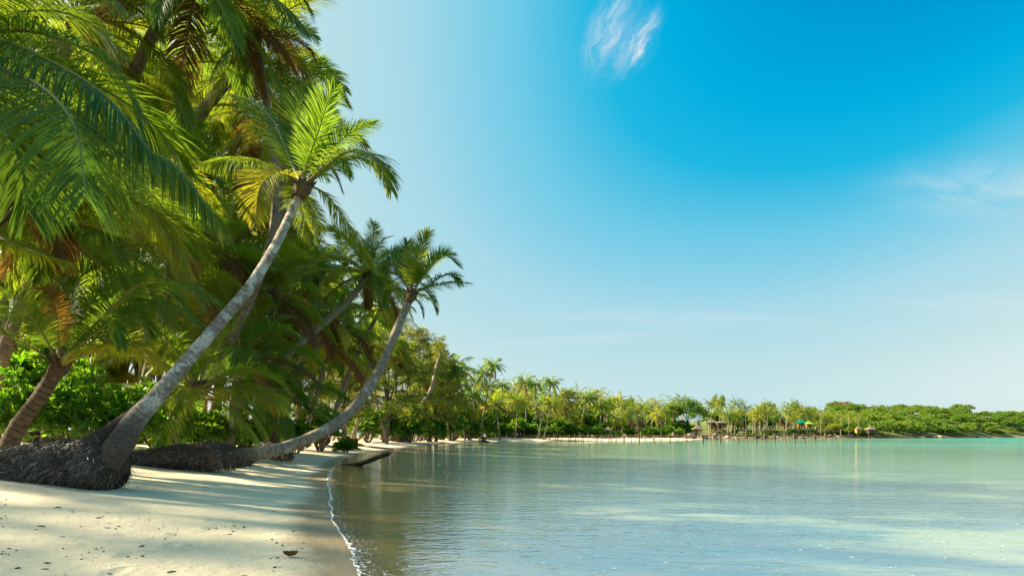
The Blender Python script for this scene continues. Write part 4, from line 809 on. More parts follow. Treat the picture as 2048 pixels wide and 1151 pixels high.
# wooded headland on the right: every crown a tree of its own
HT = [tree_mesh(30 + k, 700, 9., 5.2, 1.15, None, .7, .4, 11) for k in range(4)]; HTM = []
for k, (tm, cm) in enumerate(HT):                        # trunk and crown in one mesh: only a few pixels each
    HTM.append(cm)
def hill_trees():
    g = np.random.default_rng(77); N_ = 0
    for k in range(4200):
        x = g.uniform(1655, 2150); Y = g.uniform(470, 960); X = (x - 1024) / FPX * Y
        if N_ >= 285: break
        q = P(x, 0, Y); d = float(shore_dist(np.array([q[0]]), np.array([Y]))[0])
        if d < 4 or q[0] < 250: continue
        z = gz(q[0], Y); row = HORIZON - (z + 5 - EYE) / Y * FPX
        if d > 190 or (d > 60 and g.random() < .35): continue
        if any((q[0] - a) ** 2 + (Y - b) ** 2 < 8.0 ** 2 for a, b in PLACED): continue
        PLACED.append((q[0], Y)); N_ += 1; rust = mnoise.noise(Vector((q[0] * .012, Y * .012, 5))) > .12 and 75 < d and x < 1890
        s = g.uniform(1.2, 1.85); o = link('hillside_tree', HTM[k % 4], None, (q[0], Y, z - 3.0), (0, 0, g.uniform(0, 6)), (s, s, s * g.uniform(.85, 1.1)))
        low = d < 22
        tag(o, 'rust brown dry crowned tree high on the right headland' if rust else ('dark green tree at the waterside foot of the right headland' if low else ('green tree of the wood ' + ('low' if d < 60 else 'halfway up' if d < 120 else 'high') + ' on the ' + ('near' if q[0] < 420 else 'middle' if q[0] < 560 else 'far') + ' right headland')), 'tree', 'trees covering the right headland')
        if rust: skin(o, [M['tree_rust']])
PLACED = []
hill_trees()

# far palms: one crown mesh, one trunk mesh, many copies
def far_crown(seed, n=14, npair=13, hang=0):
    g = np.random.default_rng(seed); mb = MB()
    for i in range(n):
        a = (i + .5) / n; e = 80 - 118 * a ** .85 + g.normal(0, 8) - hang; az = i * 2.4 + g.normal(0, .25); c = arc(e, np.interp(e, [-50, 30, 84], [30, 78, 55]) * g.uniform(.8, 1.2), g.uniform(.82, 1.1)); ca, sa = math.cos(az), math.sin(az)
        c = np.stack([c[:, 0] * ca, c[:, 0] * sa, c[:, 2]], 1); frond_geo(mb, c, npair, 1, leaf=.20, droop=.6, width=.05, seed=int(g.integers(1e6)), tint=float(np.clip(.45 + .35 * a + g.normal(0, .12), 0, 1)), r0=.014)
    return mb.mesh('crown', LEAFM)
FARC = [far_crown(k, hang=6 * (k % 3)) for k in range(5)]
def far_trunk(seed):
    g = np.random.default_rng(seed); b = g.uniform(-.04, .10); mb = MB(); tube(mb, curve([[0, 0, 0], [b * .2, 0, .35], [b, 0, 1]], 7), np.linspace(.021, .012, 7), 6); m = mb.mesh('trunk', M['trunk_pale']); m['tip'] = b; return m
FART = [far_trunk(k) for k in range(4)]
def far_palm(label, x, ytop, Y, L, g, group, k):
    p = grounded(P(x, 870, Y)); top = P(x, ytop, Y)[2]; h = max(2.5, top - p[2]); r = thing('coconut_palm', label, 'palm tree', p, group); tm = FART[k % 4]; rz = g.choice([0, 0, 2.4, -.6, .5, 3.0])
    link('trunk', tm, r, (0, 0, 0), (0, 0, rz), (max(h, 8), max(h, 8), h)); b = tm['tip'] * max(h, 8); cr = link('crown', FARC[k % 5], r, (b * math.cos(rz), b * math.sin(rz), h), (g.normal(0, .12), g.normal(0, .12), g.uniform(0, 6)), L * g.uniform(.88, 1.12))
    if g.random() < .45: skin(cr, [M['palm_gold'], M['rachis']])
    return r
SKY_X = [990, 1040, 1100, 1130, 1170, 1230, 1300, 1350, 1400, 1450, 1500, 1550, 1600, 1640, 1700, 1730]
SKY_Y = [772, 762, 768, 780, 784, 794, 803, 806, 812, 806, 808, 812, 816, 824, 834, 842]
HOMES = [(1216, 196, 12), (1263, 246, 9), (1279, 252, 8), (1299, 268, 9), (1323, 268, 10), (1395, 258, 14), (1430, 380, 20), (1483, 440, 9), (1563, 490, 8), (1601, 462, 13), (1619, 465, 12), (1716, 475, 12), (1741, 490, 14)]
g = np.random.default_rng(5); FG = 'coconut palms massed along the far shore'
for k, (lab, x, y, Y, L) in enumerate([
    ('full sunlit palm standing in front of the bright green roof', 1578, 838, 455, 6.0), ('low wide palm on the rocks right of the lime green roof', 1641, 848, 452, 6.0), ('yellowing palm among the bungalows left of the bright green roof', 1508, 846, 452, 5.0),
    ('full palm on the slope above the yellowing palm', 1547, 829, 470, 5.5), ('palm with hanging crown left of the small dark green roof', 1469, 838, 400, 5.0), ('palm standing beside the restaurant roofs', 1446, 826, 380, 5.2), ('sunlit palm just above the restaurant roofs', 1421, 827, 370, 5.2),
    ('palm on the shore between the lime green tree and the bright green roof', 1660, 833, 480, 5.5), ('tall slim palm beside the yellow walled hut', 1681, 826, 470, 5.5), ('slim palm standing free on the slope above the yellow walled hut', 1697, 828, 480, 5.5), ('last palm of the grove before the wooded headland', 1717, 834, 500, 5.5),
    ('short sunlit palm in front of the middle thatched bungalow', 1315, 826, 255, 4.4), ('golden palm in front of the first far bungalow', 1277, 836, 235, 3.8)]):
    far_palm(lab, x, y, Y, L, g, 'single palms of the far shore', k)
for k in range(290):
    x = g.uniform(985, 1735) if k % 4 else g.uniform(1400, 1735); r = g.random(); cy = float(np.interp(x, [985, 1200, 1380, 1440, 1640, 1800], [178, 190, 250, 355, 462, 560])); Y = cy + 5 + 70 * r; yt = (1 - r) * float(np.interp(x, [985, 1400, 1750], [826, 838, 846])) + r * float(np.interp(x, SKY_X, SKY_Y)) + g.normal(0, 6)
    if 1405 < x < 1640 and yt > 833 and r < .5 and g.random() < .45: continue
    if 1335 < x < 1412 and yt > 806: continue
    if 1125 < x < 1150: continue
    if any(abs(x - hx) < hw and Y < hy + 3 for hx, hy, hw in HOMES): continue
    wh = ['behind the shore end of the jetty', 'around the tallest pale trunked palm', 'between the feathery light tree and the first bungalow', 'above the grey thatched bungalows', 'around the brightest broad tree', 'above the restaurant roofs', 'left of the emerald roof', 'above the emerald and lime roofs', 'by the yellow walled hut'][int(np.searchsorted([1060, 1130, 1250, 1340, 1420, 1500, 1580, 1660], x))]
    far_palm(('front' if r < .33 else 'inner' if r < .66 else 'skyline') + ' palm of the far grove ' + wh, x, yt, Y, float(np.interp(Y, [180, 450], [5.3, 7.0])), g, FG, k)

for k in range(46):
    x = 985 + 440 * (k + g.random()) / 46; Y = float(np.interp(x, [985, 1200, 1380, 1440], [188, 208, 275, 375])) + g.uniform(0, 28); f = 200 / Y
    if any(abs(x - hx) < hw + 12 and Y < hy for hx, hy, hw in HOMES): continue
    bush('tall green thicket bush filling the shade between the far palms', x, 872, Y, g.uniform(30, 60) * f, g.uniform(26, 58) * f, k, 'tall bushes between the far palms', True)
for k in range(64):
    x = 1405 + 340 * (k + g.random()) / 64; d_ = g.uniform(5, 55); Y = float(np.interp(x, [1405, 1440, 1640, 1760], [300, 345, 450, 530])) + d_; q = P(x, 0, Y); z = gz(q[0], q[1]); row = HORIZON - (z - EYE) / Y * FPX
    if any(abs(x - hx) < hw + 2 and Y < hy for hx, hy, hw in HOMES): continue
    bush('green scrub bush on the slope below the far bungalows', x, row, Y, g.uniform(9, 20), g.uniform(4, 9), k, 'scrub bushes on the slope below the far bungalows', True)

for k in range(44):
    x = 890 + 850 * (k + g.random()) / 44; Y = float(np.interp(x, [890, 985, 1200, 1380, 1440, 1640, 1750], [150, 205, 235, 320, 420, 520, 600])) + g.uniform(0, 30); f = 200 / Y; q = P(x, 0, Y); row = HORIZON - (gz(q[0], q[1]) - EYE) / Y * FPX; sk = float(np.interp(x, [890] + SKY_X, [800] + SKY_Y))
    if 1340 < x < 1405: continue
    bush('dense leafy tree standing behind the palms of the far grove', x, row, Y, g.uniform(50, 80) * f + 8, max(8, (row - sk) * g.uniform(.55, .85)), k, 'dense trees behind the far palms', True)
for k in range(22):
    x = 845 + 165 * (k + g.random()) / 22; Y = float(np.interp(x, [845, 900, 1000], [92, 120, 175])) * g.uniform(1.03, 1.22); yt = float(np.interp(x, [845, 900, 940, 1010], [715, 738, 760, 775])) + 80 * g.random() ** 1.2
    path = px_path((x - g.uniform(-6, 14), 878, Y), (x - g.uniform(0, 6), (878 + yt) / 2, Y), (x, yt, Y)); path[0] = grounded(path[0])
    palm('coconut palm crowded into the treeline where the beach bends toward the jetty', path[0], path, [.19, .16, .13], 20, 4.0, FAR, 'trunk_pale' if k % 3 else 'trunk', 'palms at the bend of the beach', 500 + k, k=6, seg=8, gold=.35)
for k in range(14):
    x = 760 + 235 * (k + g.random()) / 14; Y = float(np.interp(x, [760, 850, 900, 1000], [75, 100, 135, 190])) * g.uniform(1.02, 1.15)
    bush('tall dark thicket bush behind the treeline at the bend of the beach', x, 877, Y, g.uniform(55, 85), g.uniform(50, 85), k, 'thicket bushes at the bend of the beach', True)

# palms deeper in the grove on the left, glimpsed between the others
GX, GY = [-60, 300, 420, 560, 640, 700, 780, 850, 900, 990], [20, 20, 120, 260, 520, 560, 620, 700, 760, 790]
for k in range(84):
    x = -60 + 1010 * (k + g.random()) / 84; Y = float(np.interp(x, [-60, 300, 600, 800, 950], [27, 30, 46, 82, 140])) * g.uniform(1.0, 1.35); yt = float(np.interp(x, GX, GY)) + 60 + (760 - 60 - float(np.interp(x, GX, GY))) * g.random()
    path = px_path((x - g.uniform(-10, 90), 880, Y), (x - g.uniform(0, 30), (880 + yt) / 2, Y), (x, yt, Y)); path[0] = grounded(path[0])
    palm('coconut palm glimpsed in the dim depth of the left grove', path[0], path, [.19, .16, .13], 18, 3.8, MID if Y < 90 else FAR, 'trunk', 'palms in the depth of the left grove', 300 + k, k=6, seg=8, gold=.25)
# unseen feathery trees, added beyond the left frame edge to half-shade the near beach
for k, (X, Y, s) in enumerate(SHADE):
    z = gz(X, Y) - .1; r = thing('casuarina_tree', 'unseen feathery casuarina added beyond the left frame edge to shade the near beach', 'tree', (X, Y, z), 'added shade trees beyond the left frame edge')
    for nm, me in zip(('trunk', 'crown'), CASAIRY): link(nm, me, r, (0, 0, 0), (0, 0, k * 2.1), (s, s, s))

# ------------------------------------------------------------------ jetty
def jetty():
    A, B = np.array([-4.5, 181.0]), np.array([70.5, 130.5]); n = 45; d = (B - A) / np.linalg.norm(B - A); nv = np.array([d[1], -d[0]]); g = np.random.default_rng(4)
    if nv[1] > 0: nv = -nv
    root = thing('jetty', 'long narrow wooden jetty on thin leaning posts reaching out over the shallow bay', 'jetty', (A[0], A[1], 0)); o3 = np.array([A[0], A[1], 0])
    deck = lambda t: 1.55 + .05 * math.sin(t * 19) + .05 * t
    for k in range(n):
        t = k / (n - 1) * .999; c = A + (B - A) * t; L_ = np.linalg.norm(B - A)
        for sd_ in (0, 1):
            if sd_ and k % 2 and k < 34: continue
            q = c + nv * (.55 - 1.1 * sd_) + g.normal(0, .05, 2); lean = d * g.normal(.05 + .22 * (t > .72), .07); top = deck(t) + g.uniform(.05, .55 if k % 2 else .35); bz = gz(q[0], q[1]) - .15
            if k % 5 == 0 and sd_ == 0: top += .3
            p0 = np.array([*(q + lean * 1.2), bz]); p1 = np.array([*(q - lean * .3), top]); mb = MB(); tube(mb, curve([p0 - o3, (p0 + p1) / 2 - o3 + np.array([*g.normal(0, .03, 2), 0]), p1 - o3], 5), np.linspace(.11, .085, 5) * g.uniform(.85, 1.15), 6); link('post', mb.mesh('post', M['pier']), root)
        if k < n - 1:
            t1 = (k + 1) / (n - 1); c1 = A + (B - A) * t1; mb = MB()
            for sd_ in (.42, -.42):
                a = np.array([*(c + nv * sd_), deck(t) - .10]) - o3; b = np.array([*(c1 + nv * sd_), deck(t1) - .10]) - o3; tube(mb, [a, b], .085, 5)
            link('beam', mb.mesh('beam', M['pier']), root)
            for j in range(4):
                u_ = (j + .5) / 4; cc_ = c * (1 - u_) + c1 * u_; mb = MB(); wdt = np.linalg.norm(c1 - c) / 4 * .44
                box(mb, (-wdt, -.58 - .06 * g.random(), -.02), (wdt, .58 + .06 * g.random(), .02), rz=math.atan2(d[1], d[0]) + g.normal(0, .02), org=(cc_[0] - o3[0], cc_[1] - o3[1], deck((k + u_) / n) + g.normal(0, .006))); link('plank', mb.mesh('plank', M['pier'], smooth=False), root)
        if k < n - 1 and (k % 3 == 1 or k > 32):
            q = c + nv * .62; q1 = A + (B - A) * min(1, (k + .9) / (n - 1)) + nv * .62; mb = MB(); tube(mb, [np.array([*q, .12]) - o3, np.array([*q1, 1.2 + .2 * g.random()]) - o3], .06, 5); link('brace', mb.mesh('brace', M['pier']), root)
    return root
jetty()

# ------------------------------------------------------------------ huts of the far shore
def hip(mb, w, dp, z0, h, ridge=.12, th=.18, mat=0):
    """hipped roof with thick eaves and a slight sag"""
    a = np.array([[-w, -dp], [w, -dp], [w, dp], [-w, dp]]); mid = a * .52; V = [[*q, z0 - th] for q in a] + [[*q, z0] for q in a] + [[*q, z0 + h * .42] for q in mid] + [[-w * ridge, 0, z0 + h], [w * ridge, 0, z0 + h]]
    F4 = [[0, 1, 5, 4], [1, 2, 6, 5], [2, 3, 7, 6], [3, 0, 4, 7], [4, 5, 9, 8], [5, 6, 10, 9], [6, 7, 11, 10], [7, 4, 8, 11], [8, 9, 13, 12], [10, 11, 12, 13], [3, 2, 1, 0]]
    V = np.array(V, float); mb.add(V, np.array(F4), mat=mat); mb.add(V, np.array([[9, 10, 13], [11, 8, 12]]), mat=mat)
def hut(label, x, ybase, Y, w_px, h_px, roof_px, roofm, wallm, over=1.25, name='bungalow', cat='bungalow', stilts=True, opened=False, rz=0.0, group=None):
    p = P(x, ybase, Y); k = Y / FPX; w = w_px * k / 2; h = h_px * k; rh = roof_px * k; dp = w * .8; gnd = gz(p[0], p[1]); r = thing(name, label, cat, p, group); r.rotation_euler.z = rz
    if opened:
        for sx in (-1, 1):
            for sy in (-1, 1): mb = MB(); box(mb, (sx * w * .9 - .1, sy * dp * .9 - .1, min(-.1, gnd - p[2])), (sx * w * .9 + .1, sy * dp * .9 + .1, h)); link('post', mb.mesh('post', M['pier'], False), r)
        mb = MB(); box(mb, (-w, -dp, -.12), (w, dp, .06)); link('floor', mb.mesh('floor', M['pier'], False), r)
        mb = MB(); box(mb, (-w * .95, -dp * .97, .75), (w * .95, -dp * .97 + .08, .9)); box(mb, (-w * .95, -dp * .97, .06), (-w * .3, -dp * .97 + .06, .70)); link('railing', mb.mesh('railing', M['pier'], False), r)
    else:
        mb = MB(); box(mb, (-w, -dp, 0), (w, dp, h)); link('wall', mb.mesh('wall', M[wallm], False), r)
        mb = MB(); box(mb, (-w * .15, -dp - .06, 0), (w * .2, -dp + .02, h * .78)); link('door', mb.mesh('door', M['wall_dark'], False), r)
        for sx in (-.62, .62):
            mb = MB(); box(mb, (w * sx - w * .18, -dp - .05, h * .35), (w * sx + w * .18, -dp + .03, h * .75)); f = link('window', mb.mesh('window', M['white'], False), r)
            mb = MB(); box(mb, (w * sx - w * .14, -dp - .07, h * .39), (w * sx + w * .14, -dp - .045, h * .71)); link('pane', mb.mesh('pane', M['wall_dark'], False), f)
        if stilts:
            for sx in (-1, 0, 1):
                for sy in (-1, 1): mb = MB(); box(mb, (sx * w * .9 - .12, sy * dp * .9 - .12, min(-.6, gnd - p[2] - .3)), (sx * w * .9 + .12, sy * dp * .9 + .12, -.002)); link('stilt', mb.mesh('stilt', M['pier'], False), r)
    mb = MB(); hip(mb, w * over, dp * over, h, rh); link('roof', mb.mesh('roof', M[roofm], False), r); return r
hut('first far bungalow with grey thatch and red brown walls among the palm trunks', 1263, 849, 246, 13, 8, 7, 'thatch_grey', 'wall_red')
hut('small far bungalow with grey thatch just right of the first one', 1279, 848, 252, 10, 7, 6, 'thatch_grey', 'wall_red')
hut('bungalow with pointed grey thatch left of the shaded big tree', 1299, 849, 268, 9, 7, 9, 'thatch_grey', 'wall_dark')
hut('bungalow with grey thatch and orange red lower wall close to the shaded big tree', 1323, 853, 268, 9, 11, 8, 'thatch_grey', 'wall_red')
hut('open thatched pavilion with pointed roof on the rocks behind the jetty', 1395, 866, 258, 16, 9, 8, 'thatch', 'wall_dark', 1.3, 'pavilion', 'pavilion', True, True)
hut('left half of the long restaurant with layered grey roofs above the pavilion', 1424, 850, 380, 17, 6, 6, 'thatch_grey', 'wall_dark', 1.25, 'restaurant', 'restaurant')
hut('right half of the long restaurant with mossy grey roof above the pavilion', 1442, 850, 376, 17, 5, 5, 'thatch_grey', 'wall_dark', 1.25, 'restaurant', 'restaurant')
hut('bungalow with small dark green roof left of the yellowing palm', 1483, 848, 440, 7, 7, 6, 'roof_green', 'wall_orange')
hut('bungalow with dark teal roof behind the palms on the slope', 1563, 843, 490, 8, 7, 5, 'roof_teal', 'wall_red')
hut('bungalow with bright emerald roof and orange wall on the slope', 1601, 852, 462, 13, 7, 7, 'roof_green', 'wall_orange', 1.35)
hut('bungalow with lime green roof and orange wall beside the emerald roof', 1618, 853, 465, 11, 6, 6, 'roof_lime', 'wall_orange', 1.4)
hut('yellow walled beach hut with pale thatch on the rocky shore', 1716, 865, 475, 9, 8, 5, 'thatch', 'wall_yellow', 1.25, 'beach_hut', 'hut')
hut('shaggy pale thatched hut right of the yellow walled one', 1741, 866, 490, 14, 8, 7, 'thatch', 'wall_dark', 1.3, 'beach_hut', 'hut')
hut('low open shelter with flat pale roof at the foot of the headland', 1830, 871, 590, 22, 5, 1.5, 'thatch_grey', 'wall_dark', 1.08, 'shelter', 'shelter', True, True)
hut('small white topped shelter near the end of the rocky shore', 1862, 871, 612, 14, 4.5, 1.4, 'white', 'wall_dark', 1.05, 'shelter', 'shelter', True, True)
hut('open sided shade hut with pale thatch under the palms behind the jetty', 1216, 872, 196, 12, 13, 6, 'thatch', 'wall_dark', 1.4, 'shade_hut', 'hut', True, True)
# two white posts standing by the water at the end of the rocky shore
for k, (x, l) in enumerate([(1866, 'left of two white leaning posts by the water at the end of the rocky shore'), (1871, 'right of two white leaning posts by the water at the end of the rocky shore')]):
    p = P(x, 872.5, 600); p[2] = max(p[2], 0); mb = MB(); tube(mb, [[0, 0, -.5], [-.5 - .2 * k, 0, 3.4]], .13, 6); box(mb, (-.9 - .2 * k, -.3, 3.4), (-.2 - .2 * k, .3, 3.7)); tag(link('mooring_post', mb.mesh('mooring_post', M['white']), None, p), l, 'post', 'white posts by the water')
# steps down to the shore
p = P(1459, 867, 372); p[2] = gz(p[0], p[1]); st = thing('wooden_steps', 'slanting wooden steps leading from the restaurant down to the rocks', 'steps', p)
for k in range(9): mb = MB(); box(mb, (-1.4, -.3, -.12), (1.4, .3, .06), org=(-k * .55, k * .5, .5 + k * .62)); link('tread', mb.mesh('tread', M['pier'], False), st)
for s_ in (-1, 1): mb = MB(); tube(mb, [[1.45 * s_ * .9, -.4, -.3], [-4.9 + 1.45 * s_ * .9, 4.2, 5.6]], .14, 5); link('stringer', mb.mesh('stringer', M['pier']), st)

# ------------------------------------------------------------------ rocks
def rock_mesh(seed, mat, flat=.7):
    g = np.random.default_rng(seed); import bmesh
    bm = bmesh.new(); bmesh.ops.create_icosphere(bm, subdivisions=3, radius=1); V = np.array([v.co[:] for v in bm.verts]); F = np.array([[v.index for v in f.verts] for f in bm.faces]); bm.free()
    for i, v in enumerate(V):
        q = Vector(v); h = mnoise.noise(q * .9 + Vector((seed, 0, 0))) * .45 + mnoise.noise(q * 2.3 + Vector((0, seed, 0))) * .2 + mnoise.noise(q * 5 + Vector((0, 0, seed))) * .07; V[i] = v * (1 + h) * np.array([1.15, .9, flat])
    for _ in range(4):                                      # split faces
        d = unit(g.normal(0, 1, 3)); k = g.uniform(.55, .8); t = V @ d; V = np.where((t > k)[:, None], V - d * (t - k)[:, None] * .85, V)
    mb = MB(); mb.add(V, F); return mb.mesh('rock', mat)
RP = [rock_mesh(k, M['rock_pale']) for k in range(4)]; RD = [rock_mesh(k + 9, M['rock_dark'], .5) for k in range(4)]
def rock(label, x, y, Y, w, h, me, g, group): p = P(x, y, Y); k = Y / FPX; p[2] = min(p[2], max(gz(p[0], p[1]), -.35) + .28 * h * k); return tag(link('rock', me, None, p, (g.normal(0, .1), g.normal(0, .1), g.uniform(0, 6)), (w * k / 2.1, w * k / 2.4, h * k / 1.3)), label, 'rock', group)
for lab, x, y, w, h in [('big pale boulder with rounded top left of the open thatched pavilion', 1378, 866, 22, 13), ('pale boulder in front of the open thatched pavilion', 1388, 869, 16, 10), ('pale boulder right of the open thatched pavilion', 1411, 868, 14, 10),
                        ('pinkish flat boulder by the water left of the pavilion', 1345, 870, 22, 6), ('tall pale boulder wrapped in green right of the pavilion', 1430, 863, 16, 15), ('broad pale boulder under the slanting wooden steps', 1458, 867, 20, 9), ('brown upright rock by the shaded big tree', 1347, 860, 9, 14)]:
    rock(lab, x, y, float(np.interp(x, [1340, 1400, 1460], [246, 262, 360])), w, h, RP[int(x) % 4], g, 'large boulders by the pavilion')
for k in range(84):
    x = 1405 + 475 * (k + g.random()) / 84; Y = float(np.interp(x, [1405, 1440, 1640, 1760, 1880], [285, 338, 444, 524, 640])) + g.uniform(-3, 9); pale = g.random() < .55
    rock('pale brown rock in the broken band along the far waterline' if pale else 'dark wet rock in the broken band along the far waterline', x, HORIZON + (1.3 - g.uniform(.0, 1.9 if pale else .5)) / Y * FPX, Y, g.uniform(6, 17), g.uniform(2.5, 6), (RP if pale else RD)[k % 4], g, 'rocks along the far waterline')
for k, x in enumerate([1910, 1932, 1950, 1968, 1985, 1998]):
    Y = float(np.interp(x, [1900, 2000], [660, 775])); rock('low dark rock of the reef spit beyond the rocky shore', x, HORIZON + 1.3 / Y * FPX, Y, 24, 2.2, RD[k % 4], g, 'rocks of the reef spit')

# ------------------------------------------------------------------ things lying on the beach
def on_sand(x, y):
    Y = np.geomspace(3.5, 150, 3000); h = height((x - 1024) / FPX * Y, Y); z = EYE + (HORIZON - y) / FPX * Y; k = np.argmax(z <= h)
    q = P(x, y, Y[k]); q[2] = h[k]; return q
def lay(pts): return [tuple([x, y + 0, on_sand(x, y)[1]]) for x, y in pts]
def log(label, pts, rad, mat, name='fallen_log', seed=0, stump=None, cat='log', group=None):
    path = px_path(*pts); org = path[0]; r = thing(name, label, cat, org, group); trunk_obj(r, path, rad, M[mat], k=12, n=30, wob=.05, seed=seed, org=org)
    if stump:
        g = np.random.default_rng(seed); mb = MB()
        sp = px_path(*stump[0]); tube(mb, curve(sp, 14), np.interp(np.linspace(0, 1, 14), np.linspace(0, 1, len(stump[1])), stump[1]), 14, 0, .5, .10, seed)
        for _ in range(160):
            a = sp[0] * (1 - (u := g.random())) + sp[-1] * u; dv = unit(g.normal(0, 1, 3) + np.array([0, 0, -.2])); rr = np.interp(u, np.linspace(0, 1, len(stump[1])), stump[1]); tube(mb, [a + dv * rr * .85, a + dv * rr * 1.12 + np.array([0, 0, -.03])], [.018, .006], 4)
        link('root_stump', mb.mesh('root_stump', M['root'], origin=org), r)
    return r
DL = 'fallen palm logs at the waterline'
log('fallen palm log with black angular root stump, its thin trunk tapering into the sand', lay([(655, 892), (690, 898), (732, 906)]), [.17, .10, .05], 'deadwood', seed=3, group=DL, stump=([(x, y - 12, Y) for x, y, Y in lay([(636, 893), (648, 893), (657, 893)])], [.18, .36, .22]))
log('fallen palm log with round dark root stump standing up at its inland end', lay([(716, 890), (745, 895), (786, 897)]), [.24, .16, .08], 'deadwood', seed=4, group=DL, stump=([(x, y - dy, Y) for (x, y, Y), dy in zip(lay([(711, 891), (711, 891), (712, 891)]), (0, 8, 15))], [.30, .26, .18]))
log('smooth wet palm log lying in the shallow water with one end raised', [(682, 931, 27.5), (715, 928, 27), (748, 917, 26.4), (780, 905.5, 25.8)], [.07, .105, .105, .09], 'wetwood', seed=5, group=DL)
log('short dark log lying at the foot of the bare slanting tree', [(x, y - 4, Y) for x, y, Y in lay([(779, 882), (795, 883), (811, 883)])], [.22, .38, .38], 'deadwood', seed=6, group=DL)
log('thin dark branch lying on the sand at the bend of the beach', lay([(846, 885), (856, 886), (866, 885)]), [.06, .09, .04], 'deadwood', name='driftwood', seed=7, cat='driftwood')
log('small dark driftwood heap at the waterline near the start of the jetty', [(956, 882.3, 145), (966, 880.6, 145), (978, 882.6, 144)], [.2, .35, .15], 'deadwood', name='driftwood', seed=8, cat='driftwood')
# dark root clump behind the low run of the curved trunk
org = grounded(P(560, 900, 27)); rc = thing('root_clump', 'dark old root clump half buried in the sand behind the low curved trunk', 'root clump', org)
root_mass(rc, [(512, 886, 900, 24), (535, 884, 906, 23.6), (560, 892, 914, 23), (584, 908, 916, 22.5)], 23, org, 1600, 15, depth=.45, flen=(.1, .25), fw=.012)
# coconut husk and the pale block by the bushes
g2 = np.random.default_rng(2)
def lump(name, label, cat, x, y, Y, w, h, mat, sub=3, rz=0): p = P(x, y, Y); k = Y / FPX; return tag(link(name, rock_mesh(int(x) + 40, M[mat], .8), None, p, (0, .2, rz), (w * k / 2.2, w * k / 2.4, h * k / 1.5)), label, cat)
Yh = on_sand(292, 930)[1]
lump('coconut_husk', 'brown coconut husk on the sand between the two root masses', 'coconut', 292, 923, Yh, 26, 16, 'husk')
p = grounded(P(84, 886, 13.5)); bl = MB(); box(bl, (-.32, -.16, 0), (.32, .16, .24)); bl2 = thing('cut_log', 'short pale weathered block of wood at the foot of the green bush', 'log', p); bl2.rotation_euler = (.05, .12, .3)
mb = MB(); tube(mb, curve([[-.34, 0, .16], [0, .01, .17], [.34, 0, .15]], 8), [.15, .16, .16, .155, .16, .15, .155, .15], 14, 0, .5, .04, 2); link('log_body', mb.mesh('log_body', M['styro']), bl2)
# dry sticks by the young palm
for k, (x0, y0, x1, y1) in enumerate([(40, 905, 75, 884), (30, 908, 52, 890), (60, 890, 110, 880)]):
    a, b = P(x0, y0, 13), P(x1, y1, 13.4); a[2] = max(a[2], gz(*a[:2])); b[2] = max(b[2], gz(*b[:2]) + .05); mb = MB(); tube(mb, curve([a - a, (b - a) * .5 + np.array([0, 0, .03]), b - a], 8), np.linspace(.014, .006, 8), 5)
    tag(link('dry_stick', mb.mesh('dry_stick', M['deadwood']), None, a), 'thin dry stick lying by the foot of the ringed young palm', 'stick', 'dry sticks by the young palm')
# curled dead leaf near the lens
p = on_sand(580, 1113); mb = MB(); u_, v_ = np.meshgrid(np.linspace(-1, 1, 9), np.linspace(-1, 1, 7), indexing='ij'); w_ = np.sqrt(np.clip(1 - u_ ** 2 * .92, 0, 1))
V = np.stack([u_ * .075, np.sin(v_ * 1.9) * .040 * w_, .045 - np.cos(v_ * 1.9) * .036 * w_ + .014 * u_ ** 2 + .004 * np.sin(u_ * 9 + v_ * 5)], -1).reshape(-1, 3); i, j = np.meshgrid(np.arange(8), np.arange(6), indexing='ij'); a = (i * 7 + j).ravel(); mb.add(V, np.stack([a, a + 1, a + 8, a + 7], 1))
dl = link('dead_leaf', mb.mesh('dead_leaf', M['palm_dry']), None, p, (0, .1, .6)); tag(dl, 'curled brown dead leaf lying on the sand in front', 'leaf')
me_ = dl.modifiers.new('thickness', 'SOLIDIFY'); me_.thickness = .003
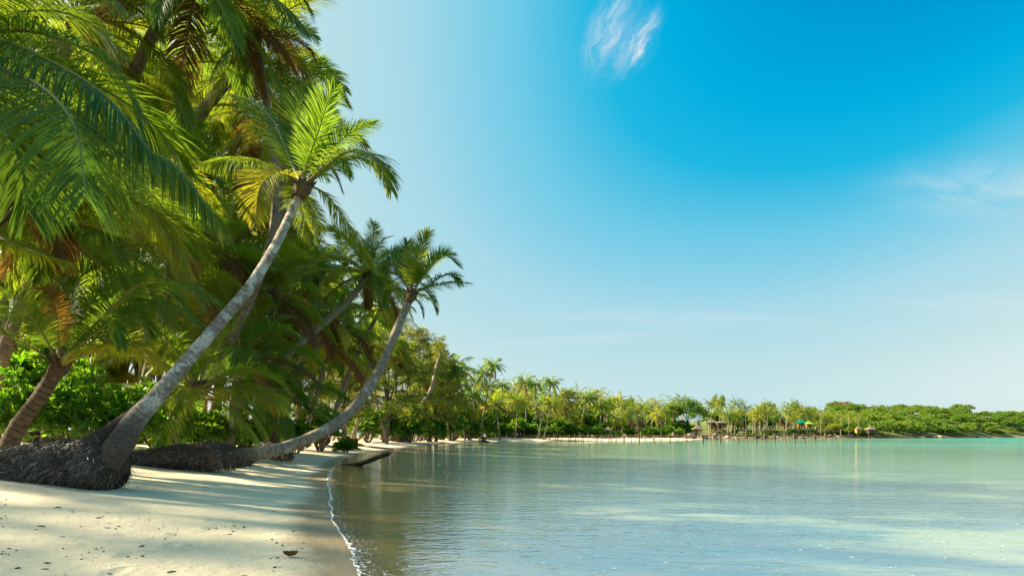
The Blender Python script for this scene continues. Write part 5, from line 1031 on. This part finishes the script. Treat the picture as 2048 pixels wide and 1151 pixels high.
# bits of leaf, husk and shell strewn over the sand
def litter():
    g = np.random.default_rng(12); mb = MB(); sh = MB()
    for k in range(760):
        x = g.uniform(-60, 700); y = 905 + 250 * g.random() ** .8; Y = None
        Yg = g.uniform(4, 8) if y > 1040 else g.uniform(5, 30); X = (x - 1024) / FPX * Yg; d = shore_dist(np.array([X]), np.array([Yg]))[0]
        if k > 360 and abs(d - 2.6 - .5 * math.sin(Yg * .8)) > .28: continue
        if d < .25 or d > 8.5: continue
        clus = mnoise.noise(Vector((X * .8, Yg * .5, 9)))
        if k <= 360 and clus < -.1 and g.random() < .8: continue
        z = gz(X, Yg); r = .0025 + .012 * g.random() ** 4; st = 1 + 2.5 * g.random(); a = g.uniform(0, 3.1); m = 6; th = np.arange(m) / m * 2 * math.pi; rr = r * (.7 + .5 * g.random(m))
        px_, py_ = rr * np.cos(th) * st, rr * np.sin(th); top = np.stack([X + px_ * math.cos(a) - py_ * math.sin(a), Yg + px_ * math.sin(a) + py_ * math.cos(a), z + .004 + r * .5 * g.random(m)], 1); bot = top.copy(); bot[:, 2] = z - .003
        V = np.vstack([top, bot, [[X, Yg, z + .006 + r * .7]]]); F3 = np.stack([np.full(m, 2 * m), np.arange(m), (np.arange(m) + 1) % m], 1); F4 = np.stack([np.arange(m), np.arange(m) + m, (np.arange(m) + 1) % m + m, (np.arange(m) + 1) % m], 1)
        mb.add(V, F3, g.random()); mb.add(V, F4, g.random())
    tag(link('leaf_litter', mb.mesh('leaf_litter', M['litter'], smooth=False)), kind='stuff')
M['litter'] = leaf_mat('litter', [(0, (.05, .035, .022)), (.6, (.16, .10, .055)), (.9, (.28, .17, .08)), (1, (.55, .5, .42))], [(0, (.1, .06, .02)), (1, (.1, .06, .02))], tr=.02, rough=.8, spec=.15, a=1, b=0)
litter()
# a bird far out over the bay
mb = MB(); tube(mb, curve([[-.16, 0, 0], [-.05, 0, .01], [.08, 0, .0], [.2, 0, -.01]], 9), [.012, .045, .06, .062, .06, .05, .035, .022, .008], 8)
for s_ in (-1, 1):
    V = np.array([[-.08, 0, .02], [.07, 0, .02], [-.03, s_ * .18, .13], [.09, s_ * .18, .12], [.0, s_ * .42, .08], [.05, s_ * .42, .075]]); mb.add(V, np.array([[0, 1, 3, 2], [2, 3, 5, 4]])); mb.add(V - [0, 0, .008], np.array([[2, 3, 1, 0], [4, 5, 3, 2]]))
tag(link('bird', mb.mesh('bird', M['bird']), None, P(1787, 762, 190), (.2, 0, .7), 1.1), 'tiny dark bird flying over the right part of the bay', 'bird')
